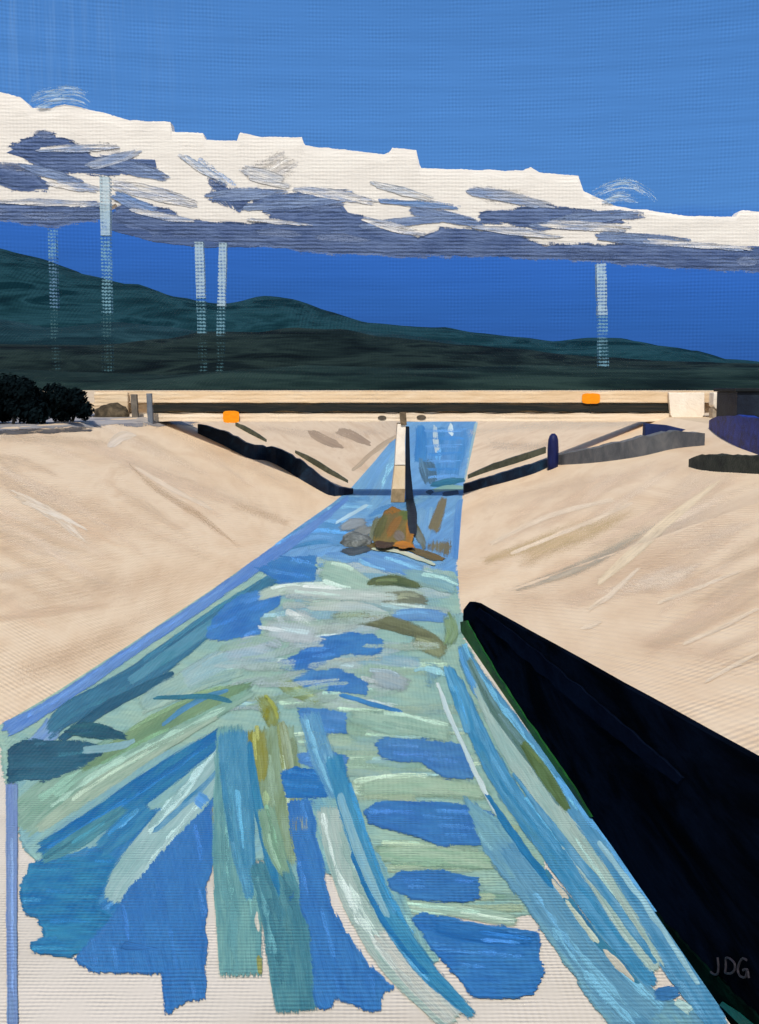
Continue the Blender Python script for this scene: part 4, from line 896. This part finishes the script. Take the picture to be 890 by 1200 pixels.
# ------------------------------------------------------------------ kerbs, and the bridge's shadow on the banks built as low dark walls
NB = paint("bridge_shadow_navy", [A(8, 18, 36), A(14, 30, 52), A(24, 52, 78)], (1, 1, 1), 1.3, bump=.4, dist=.05, rough=.55)
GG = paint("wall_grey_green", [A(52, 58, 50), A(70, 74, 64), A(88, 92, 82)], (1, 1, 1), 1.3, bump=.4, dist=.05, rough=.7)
GR = paint("bridge_shadow_slate", [A(84, 90, 98), A(104, 108, 114), A(124, 126, 130)], (1, 1, 1), 1.0, bump=.4, dist=.05, rough=.7)
def low_wall(name, pts, mat, label, cat, th=.5, parent=None, group=None):
    """pts = (x, y of the foot, rise): the foot follows the bank, the face rises from it"""
    bm = bmesh.new(); q = []
    P = catmull(pts, 5)
    for x, y, h in P:
        g = on_land(x, y); hz = h * g.y / F * (1 + .12 * noise.noise((x * .12, y * .1, 3)))
        q.append([g + Vector((0, 0, -.25)), g + Vector((0, 0, hz)), g + Vector((0, th, hz)), g + Vector((0, th, -.25))])
    prism(bm, q)
    if parent is not None: return bm_obj(name, bm, mat, parent)
    o = bm_obj(name, bm, mat); return tag(o, label, cat, group)
low_wall("wall_and_shadow_strip", [(232, 508, 11), (262, 522, 17), (292, 537, 17), (312, 540, 17), (330, 548, 21), (356, 564, 22), (385, 580, 16), (398, 581, 10), (414, 579, 6)], NB,
         "jagged navy bridge shadow strip stepping down the left sand bank to the water", "wall", th=.6)  # left stretch of the bridge's cast shadow, given wall form
low_wall("wall_and_shadow_strip", [(544, 578, 10), (570, 571, 11), (600, 563, 12), (626, 555, 12), (642, 548, 10)], NB, "short navy bridge shadow strip climbing the right bank from the water to the blue bollard", "wall", th=.6)  # right stretch of the bridge's cast shadow, given wall form
low_wall("kerb", [(549, 561, 4), (575, 552, 7), (605, 543, 8), (640, 531, 7)], GG, "olive grey kerb climbing the right bank just above the short navy shadow strip", "kerb", th=.5)
low_wall("kerb", [(656, 545, 12), (700, 542, 18), (750, 535, 22), (790, 526, 20), (826, 522, 14)], GR, "broad slate grey bridge shadow strip rising from the blue bollard towards the white bridge end", "kerb", th=.8)  # slate end of the bridge's cast shadow, built as a raised strip
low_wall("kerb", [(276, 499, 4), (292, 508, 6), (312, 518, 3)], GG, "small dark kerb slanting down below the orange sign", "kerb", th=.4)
low_wall("kerb", [(346, 531, 3), (365, 543, 7), (385, 555, 7), (408, 566, 3)], GG, "thin dark kerb slanting to the water beside the jagged navy shadow strip", "kerb", th=.4)
# bollard
def blob_rows(rows, n=12):
    bm = bmesh.new(); rings = []
    for z, r, dx in rows: rings.append([bm.verts.new((dx + r * math.cos(2 * math.pi * k / n), r * math.sin(2 * math.pi * k / n), z)) for k in range(n)])
    for a, b in zip(rings, rings[1:]):
        for k in range(n): bm.faces.new((a[k], a[(k + 1) % n], b[(k + 1) % n], b[k]))
    bm.faces.new(rings[0][::-1]); bm.faces.new(rings[-1]); return bm
BOL = paint("bollard_blue", [A(18, 24, 66), A(28, 38, 92)], (1, 1, .4), 3, bump=.3, dist=.02, rough=.5)
g = on_land(648, 549); u = g.y / F
bo = bm_obj("bollard", blob_rows([(-.2, 6 * u, 0), (8 * u, 6.5 * u, 0), (22 * u, 6.6 * u, 0), (33 * u, 6 * u, 0), (38 * u, 4.6 * u, 0), (41 * u, 2 * u, 0)]), BOL, smooth=True)
bo.location = g; tag(bo, "stubby dark blue bollard standing between two dark shadow strips on the right bank", "bollard")

# orange signs
OR = paint("sign_orange", [A(232, 130, 10), A(250, 160, 24)], (.4, 1, 3), 8, bump=.4, dist=.02, rough=.5)
POST = paint("sign_post", [A(40, 40, 36), A(60, 58, 52)], scale=4)
def sign(px, py, wpx, hpx, y, zfoot, label):
    c = on_y(px, py, y); u = y / F; t = empty("road_sign", (c.x, y, zfoot), label, "sign", "orange signs by the bridge")
    bm = bmesh.new(); n = 26; P = []
    for k in range(n):
        a = 2 * math.pi * k / n; ca, sa = math.cos(a), math.sin(a); s = 1 / (abs(ca) ** 5 + abs(sa) ** 5) ** .2
        j = 1 + .07 * noise.noise((k * .9, px, 0)); P.append((wpx / 2 * u * ca * s * j, hpx / 2 * u * sa * s * j))
    fr = [bm.verts.new((x, 0, z + c.z - zfoot)) for x, z in P]; bk = [bm.verts.new((x, .05, z + c.z - zfoot)) for x, z in P]
    bm.faces.new(fr); bm.faces.new(bk[::-1])
    for k in range(n): bm.faces.new((fr[k], bk[k], bk[(k + 1) % n], fr[(k + 1) % n]))
    bm_obj("panel", bm, OR, t)
    bm = bmesh.new(); bar(bm, (0, .08, -.05), (0, .08, c.z - zfoot + .1), .03); bm_obj("post", bm, POST, t)
g = on_land(271, 499)
sign(271, 488.5, 19, 14, 57.8, zb(494), "orange sign on the left, hanging below the bridge's dark girder line")
sign(693, 467, 21, 12, YB - .02, zb(486), "orange sign on the right, fixed against the bridge's pale parapet")

# ------------------------------------------------------------------ left bank top: dark trees, posts, rubble
LEAF = paint("leaf_dark", [A(8, 14, 18), A(12, 22, 27), A(18, 30, 36)], scale=.9, bump=0, rough=.8, spec=0)
TRK_ = paint("trunk_dark", [A(20, 22, 24), A(36, 36, 36)], scale=4)
def shrub(px, y, wd, ht, label, sd):
    rnd = random.Random(sd); x = on_y(px, 480, y).x; t = empty("shrub", (x, y, hgt(x, y)), label, "shrub", "dark shrubs at the bridge's left end")
    bm = bmesh.new()
    for k in range(5):
        a = rnd.uniform(0, 6.28); bar(bm, (0, 0, -.1), (math.cos(a) * wd * .25, math.sin(a) * .3, ht * .6), .05, .02)
    bm_obj("stem", bm, TRK_, t)
    bm = bmesh.new(); cs = []
    for k in range(12):
        s = rnd.uniform(-1, 1); cs.append((Vector((s * wd * .42, rnd.uniform(-.5, .5), ht * rnd.uniform(.25, .78) * (1 - .35 * s * s))), rnd.uniform(.28, .48) * ht * .6))
    for k in range(6500):
        c, r = rnd.choice(cs); d = Vector((rnd.gauss(0, 1), rnd.gauss(0, 1), rnd.gauss(0, 1))).normalized()
        p = c + d * r * rnd.uniform(.5, 1.05); p.z = max(.02, p.z)
        n = (d + Vector((rnd.uniform(-.7, .7), rnd.uniform(-.7, .7), rnd.uniform(-.7, .7)))).normalized()
        a = n.orthogonal().normalized(); b = n.cross(a); s = rnd.uniform(.03, .075)
        vs = [bm.verts.new(p + a * s * 1.8), bm.verts.new(p + b * s), bm.verts.new(p - a * s * 1.8), bm.verts.new(p - b * s)]
        bm.faces.new(vs)
    me = bpy.data.meshes.new("crown"); bm.to_mesh(me); bm.free(); link("crown", me, t, LEAF)
shrub(-25, 47, 2.6, 2.0, "blackish green shrub cut by the left picture edge on the bank top", 1)
shrub(14, 46, 2.2, 2.05, "tallest blackish green shrub of the left clump above the grey track", 2)
shrub(52, 47, 2.0, 1.9, "blackish green shrub in the middle of the left clump", 3)
shrub(84, 49, 1.7, 1.6, "smaller dark shrub ending the left clump next to the bridge rubble", 4)
PST = paint("post_grey", [A(88, 84, 80), A(120, 114, 108)], (1, 1, .4), 6, bump=.3, dist=.02)
PSB = paint("post_blue_grey", [A(86, 96, 112), A(112, 120, 134)], (1, 1, .4), 6, bump=.3, dist=.02)
for px, t, b, wd, mt, lab in ((159, 462, 485, 7, PST, "short leaning grey post nearest the dark shrubs at the bridge end"), (177, 461, 492, 6, PSB, "taller blue grey post where the dark girder line begins")):
    y = 57.0; top_, bt = on_y(px, t, y), on_y(px, b, y); u = y / F; bm = bmesh.new(); z0 = min(bt.z, hgt(bt.x, y))
    q = []
    for f in range(6):
        z = z0 - .05 + (top_.z - z0 + .05) * f / 5; h = wd * u / 2 * (1 + .12 * noise.noise((f * .8, px, 0))); dx = -.05 * f / 5
        q.append([(bt.x - h + dx, y - h, z), (bt.x + h + dx, y - h, z), (bt.x + h + dx, y + h, z), (bt.x - h + dx, y + h, z)])
    prism(bm, q); tag(bm_obj("post", bm, mt, bevel=.02), lab, "post")
RUB = paint("rubble_brown", [A(40, 36, 30), A(74, 66, 54), A(110, 98, 80)], scale=2.2, bump=.6, dist=.06, rough=.8)
def lump(px, py, wpx, hpx, y, mat, name, label, cat, sd, depth=None, zf=None, pw=0.0):
    """an irregular mound resting on the ground at that spot"""
    c = on_y(px, py, y) if y else on_land(px, py); y = c.y; u = y / F; zf = hgt(c.x, y) if zf is None else zf
    bm = bmesh.new(); bmesh.ops.create_icosphere(bm, subdivisions=4, radius=1)
    for v in bm.verts:
        n_ = noise.fractal(v.co * 1.6 + Vector((sd, 0, 0)), 1.0, 2.0, 3) * .2
        p = v.co * (1 + n_); z = max(-.15, p.z)
        v.co = Vector((p.x * wpx / 2 * u * (1 - pw * .4 * p.y), p.y * (depth or wpx / 2 * u), z * hpx * u))
    o = bm_obj(name, bm, mat, smooth=True); o.location = (c.x, y, zf); return tag(o, label, cat)
lump(130, 480, 44, 16, 57.3, RUB, "rubble_heap", "brown rubble heap between the dark shrubs and the short leaning post", "rubble", 3, depth=.6, zf=zb(481, 57.3) if False else None)

# ------------------------------------------------------------------ right bank top
HUT = paint("hut_dark", [A(12, 20, 34), A(20, 30, 48), A(30, 42, 58)], (1, 1, 1), 1.5, bump=.4, dist=.05, rough=.6)
y = 52.0; hx = on_y(864, 480, y).x
hut = empty("hut", (hx + 2.2, y + 1, TOP), "small dark slate hut at the right picture edge above the blue tarpaulin", "hut")
bm = bmesh.new(); zt = on_y(864, 459, y).z; box(bm, hx - hut.location.x, 2.6, -1, 2.2, -.05, zt - TOP); bm_obj("wall", bm, HUT, hut, bevel=.03)
bm = bmesh.new(); box(bm, hx - .14 - hut.location.x, 2.8, -1.15, 2.35, zt - TOP + .003, zt - TOP + .17); bm_obj("roof", bm, paint("hut_roof", [A(12, 18, 24), A(24, 32, 40)], scale=2), hut, bevel=.03)
bm = bmesh.new(); box(bm, .1, .75, -1.03, -.99, .02, (zt - TOP) * .8); bm_obj("door", bm, paint("hut_door", [A(22, 32, 48), A(32, 44, 60)], scale=3), hut)
TARP = paint("tarp_blue", [A(14, 24, 70), A(22, 46, 140), A(34, 70, 190)], (.5, 1, 2), 1.4, bump=.5, dist=.06, rough=.5)
low_wall("tarpaulin", [(845, 502, 8), (853, 508, 19), (868, 517, 28), (890, 527, 37), (930, 540, 46), (970, 550, 50)], TARP, "deep blue tarpaulin heap slumped below the dark hut", "tarpaulin", th=1.6)
bm = bmesh.new(); y = 56.5; a, b = on_y(836, 481, y), on_y(861, 460, y)
q = []
for f in range(9):
    t = f / 8; x = a.x + (b.x - a.x) * t; zlo = a.z + .35 * (abs(t - .5) * 2) ** 2 - .1
    q.append([(x, y, min(zlo, TOP + .5) if 0 < f < 8 else zlo), (x, y, b.z), (x, y + .8, b.z), (x, y + .8, zlo)])
prism(bm, q)
bm2 = bmesh.new(); box(bm2, a.x, b.x, y + .1, y + .7, TOP - .05, a.z + .1)
cb = empty("concrete_block", ((a.x + b.x) / 2, y, TOP), "white rounded concrete block between the bridge end and the dark hut", "block")
bm_obj("cap", bm, WHT, cb, base=cb.location, bevel=.04); bm_obj("base", bm2, paint("block_base", [A(150, 138, 124), A(180, 166, 150)], scale=2), cb, base=cb.location)
NBK = paint("barrier_navy", [A(16, 28, 70), A(26, 44, 94)], (1, 1, 1), 2, bump=.4, dist=.04, rough=.55)
g = on_land(780, 513); u = g.y / F; bm = bmesh.new()
prism(bm, [[(-25 * u, -.2, -.3), (-25 * u, -.15, 17 * u), (-25 * u, .3, 17 * u), (-25 * u, .4, -.3)], [(0, -.2, -.2), (0, -.15, 15 * u), (0, .3, 15 * u), (0, .4, -.2)], [(26 * u, -.2, -.1), (26 * u, -.15, 9 * u), (26 * u, .3, 9 * u), (26 * u, .4, -.1)]])
o = bm_obj("barrier", bm, NBK, bevel=.04); o.location = g; tag(o, "low navy barrier on the right bank below the white bridge end", "barrier")
HG = paint("hedge_dark", [A(34, 40, 38), A(54, 60, 54), A(74, 78, 70)], (.4, 1, 1.5), 1.4, bump=.6, dist=.06, rough=.7)
low_wall("kerb", [(814, 548, 8), (830, 552, 18), (860, 554, 20), (900, 556, 20), (960, 558, 20)], HG, "thick dark olive kerb at the right picture edge below the blue tarpaulin", "kerb", th=.7)

# ------------------------------------------------------------------ the pier's reflection shaped as a mound, and a stone beside it
REFL = paint("reflection_olive", [A(44, 48, 22), A(98, 84, 34), A(156, 104, 26), A(74, 84, 34), A(122, 114, 100)], (2.2, .5, 1), 1.5, bump=.6, dist=.06, rough=.6)
o = lump(463, 610, 40, 3.5, 49, REFL, "pier_reflection_mound", "olive and orange mound for the pier reflection at the foot of the bridge pier", "pier reflection", 5, depth=6.6, zf=0.0, pw=1.0)  # pier's reflection in the water, given a mound's shape and colours
o.location = (0, 0, 0); lc = on_y(463, 610, 49); o.data.transform(__import__('mathutils').Matrix.Translation((lc.x, 49, 0)))
o.data.materials.append(STROKE)
B = Brush(lambda X, Y, z: on_z(X, Y, z), 0.15, 0.0005)
B.patch([(450, 600), (478, 598), (488, 604), (487, 622), (486, 640), (470, 641), (452, 640), (437, 638), (438, 628), (446, 612)], (104, 92, 46), (128, 112, 48), ang=-60, rag=2)
B.ribbon([(452, 602, 8), (446, 618, 12), (440, 632, 8)], (70, 76, 34), (104, 104, 44), dry=.2, soft=.45)
B.ribbon([(466, 600, 8), (476, 604, 12), (486, 606, 6)], (72, 92, 36), (110, 124, 52), dry=.15, soft=.45)
B.ribbon([(470, 604, 6), (462, 616, 10), (454, 630, 6)], (150, 106, 30), (124, 90, 34), dry=.25, soft=.45)
B.ribbon([(480, 608, 6), (481, 622, 9), (478, 640, 6)], (176, 118, 22), (146, 106, 34), dry=.2, soft=.45)
B.ribbon([(462, 638, 5), (474, 638, 7), (486, 640, 4)], (190, 122, 16), (160, 104, 24), dry=.2, soft=.3)
B.ribbon([(438, 637, 6), (450, 639, 7), (462, 638, 4)], (48, 36, 18), (80, 58, 26), dry=.12, soft=.2)
B.ribbon([(462, 622, 8), (468, 628, 12), (474, 634, 7)], (134, 128, 118), (112, 100, 84), dry=.3, soft=.3)
B.ribbon([(480, 580, 8), (483, 606, 9), (484, 626, 7)], (14, 22, 34), (30, 42, 48), dry=.12, soft=.2)  # the pier's dark edge carried down as a painted reflection
B.fill(o.data, 1)
W2 = Brush(water_place, 0.03)
for p, a, b in (([(398, 644, 4), (414, 646, 8), (440, 640, 5)], (44, 54, 62), (84, 96, 104)), ([(398, 622, 8), (412, 614, 14), (432, 612, 10)], (124, 136, 142), (150, 164, 176)), ([(404, 640, 8), (420, 626, 16), (440, 618, 8)], (100, 108, 106), (136, 142, 140)),
                ([(430, 640, 6), (446, 640, 10), (462, 644, 6)], (70, 60, 34), (110, 96, 50)), ([(444, 606, 8), (440, 620, 10), (434, 634, 6)], (98, 102, 66), (120, 130, 110)), ([(484, 612, 6), (492, 628, 8), (498, 644, 5)], (96, 96, 62), (120, 140, 150)), ([(476, 642, 4), (500, 650, 7), (522, 656, 5)], (118, 96, 44), (90, 84, 56))):
    W2.ribbon(p, a, b, dry=.25, soft=.4)
W2.z += .01; W2.ribbon([(436, 643, 2), (462, 645, 4), (486, 652, 4), (510, 662, 2)], (206, 208, 190), (176, 196, 176), dry=.15); W2.fill(base, 0)
STN = paint("stone_grey", [A(62, 66, 64), A(104, 112, 114), A(150, 158, 162)], (1, 1, 1.6), 2.4, bump=.6, dist=.05, rough=.7)
lump(418, 639, 38, 13, 42.4, STN, "boulder", "rough grey boulder in the water left of the pier", "boulder", 9, depth=1.1, zf=0.0)

# ------------------------------------------------------------------ masts beyond the bridge
def worn(name, col, thr, per=2.9):
    """pale paint worn to broken horizontal flecks"""
    m, ns, lk = nodes(name); b = ns['Principled BSDF']; b.inputs['Base Color'].default_value = col; b.inputs['Roughness'].default_value = .8; b.inputs['Specular IOR Level'].default_value = 0
    tc = nd(ns, 'ShaderNodeTexCoord'); wv = weave(ns, lk, tc.outputs['Object'], per, 'X', 'Z')
    n = nd(ns, 'ShaderNodeTexNoise'); n.inputs['Scale'].default_value = .16; n.inputs['Detail'].default_value = 3; lk.new(tc.outputs['Object'], n.inputs['Vector'])
    a = nd(ns, 'ShaderNodeMath', operation='MULTIPLY_ADD'); a.inputs[1].default_value = 2.6; lk.new(n.outputs['Fac'], a.inputs[0]); lk.new(wv, a.inputs[2])
    mr = nd(ns, 'ShaderNodeMapRange'); mr.inputs['From Min'].default_value = thr; mr.inputs['From Max'].default_value = thr + 1.1; mr.inputs['To Max'].default_value = .72; lk.new(a.outputs[0], mr.inputs['Value']); lk.new(mr.outputs[0], b.inputs['Alpha'])
    return m
W_HI, W_MID, W_LO, W_FAINT = worn("mast_pale", A(170, 200, 224), .35), worn("mast_worn", A(120, 168, 196), 1.2), worn("mast_bare", A(72, 108, 122), 1.55), worn("mast_faint", A(104, 144, 184), 1.3)
def mast(pxb, pyb, pxt, pyt, fr, wpx, mats, label, y=950):
    """a tall square mast standing on the hill's crest; fr = heights where the sections meet"""
    u = y / F; b = on_y(pxb, pyb, y); t = on_y(pxt, pyt, y); o = empty("mast", b, label, "mast", "pale masts on the hills"); H, X = t.z - b.z, t.x - b.x
    for k, nm in enumerate(("upper_section", "middle_section", "lower_section")):
        hi, lo = fr[k], fr[k + 1]; bm = bmesh.new(); q = []; n = 10
        for f in range(n + 1):
            g_ = lo + (hi - lo) * f / n; h = wpx * u / 2 * (1 + .14 * noise.noise((g_ * 9, pxb, k))); x = X * g_; z = H * g_ - (3 if g_ == 0 else 0) + (.15 if f == 0 and lo > 0 else 0)
            q.append([(x - h, -h, z), (x + h, -h, z), (x + h, h, z), (x - h, h, z)])
        prism(bm, q); bm_obj(nm, bm, mats[k], o)
mast(66, 438, 62, 268, (1, .80, .45, 0), 9, (W_MID, W_FAINT, W_LO), "faint mast furthest left over the teal hill")
mast(127, 436, 124, 207, (1, .70, .30, 0), 11, (W_HI, W_MID, W_LO), "tallest pale mast, its top against the white cloud")
mast(239, 432, 234, 284, (1, .56, .28, 0), 10, (W_HI, W_MID, W_LO), "pale mast just left of its close twin, leaning slightly left")
mast(258, 432, 262, 285, (1, .50, .26, 0), 9, (W_HI, W_MID, W_LO), "pale mast just right of its close twin, leaning slightly right")
mast(707, 430, 704, 309, (1, .50, .20, 0), 11, (W_HI, W_MID, W_MID), "lone pale mast on the right above the orange sign")

# ------------------------------------------------------------------ render settings
S.render.engine = 'CYCLES'; S.cycles.transparent_max_bounces = 48; S.cycles.max_bounces = 5
S.cycles.use_denoising = True; S.cycles.denoiser = 'OPENIMAGEDENOISE'; S.cycles.denoising_input_passes = 'RGB_ALBEDO_NORMAL'
S.render.resolution_x, S.render.resolution_y = 759, 1024
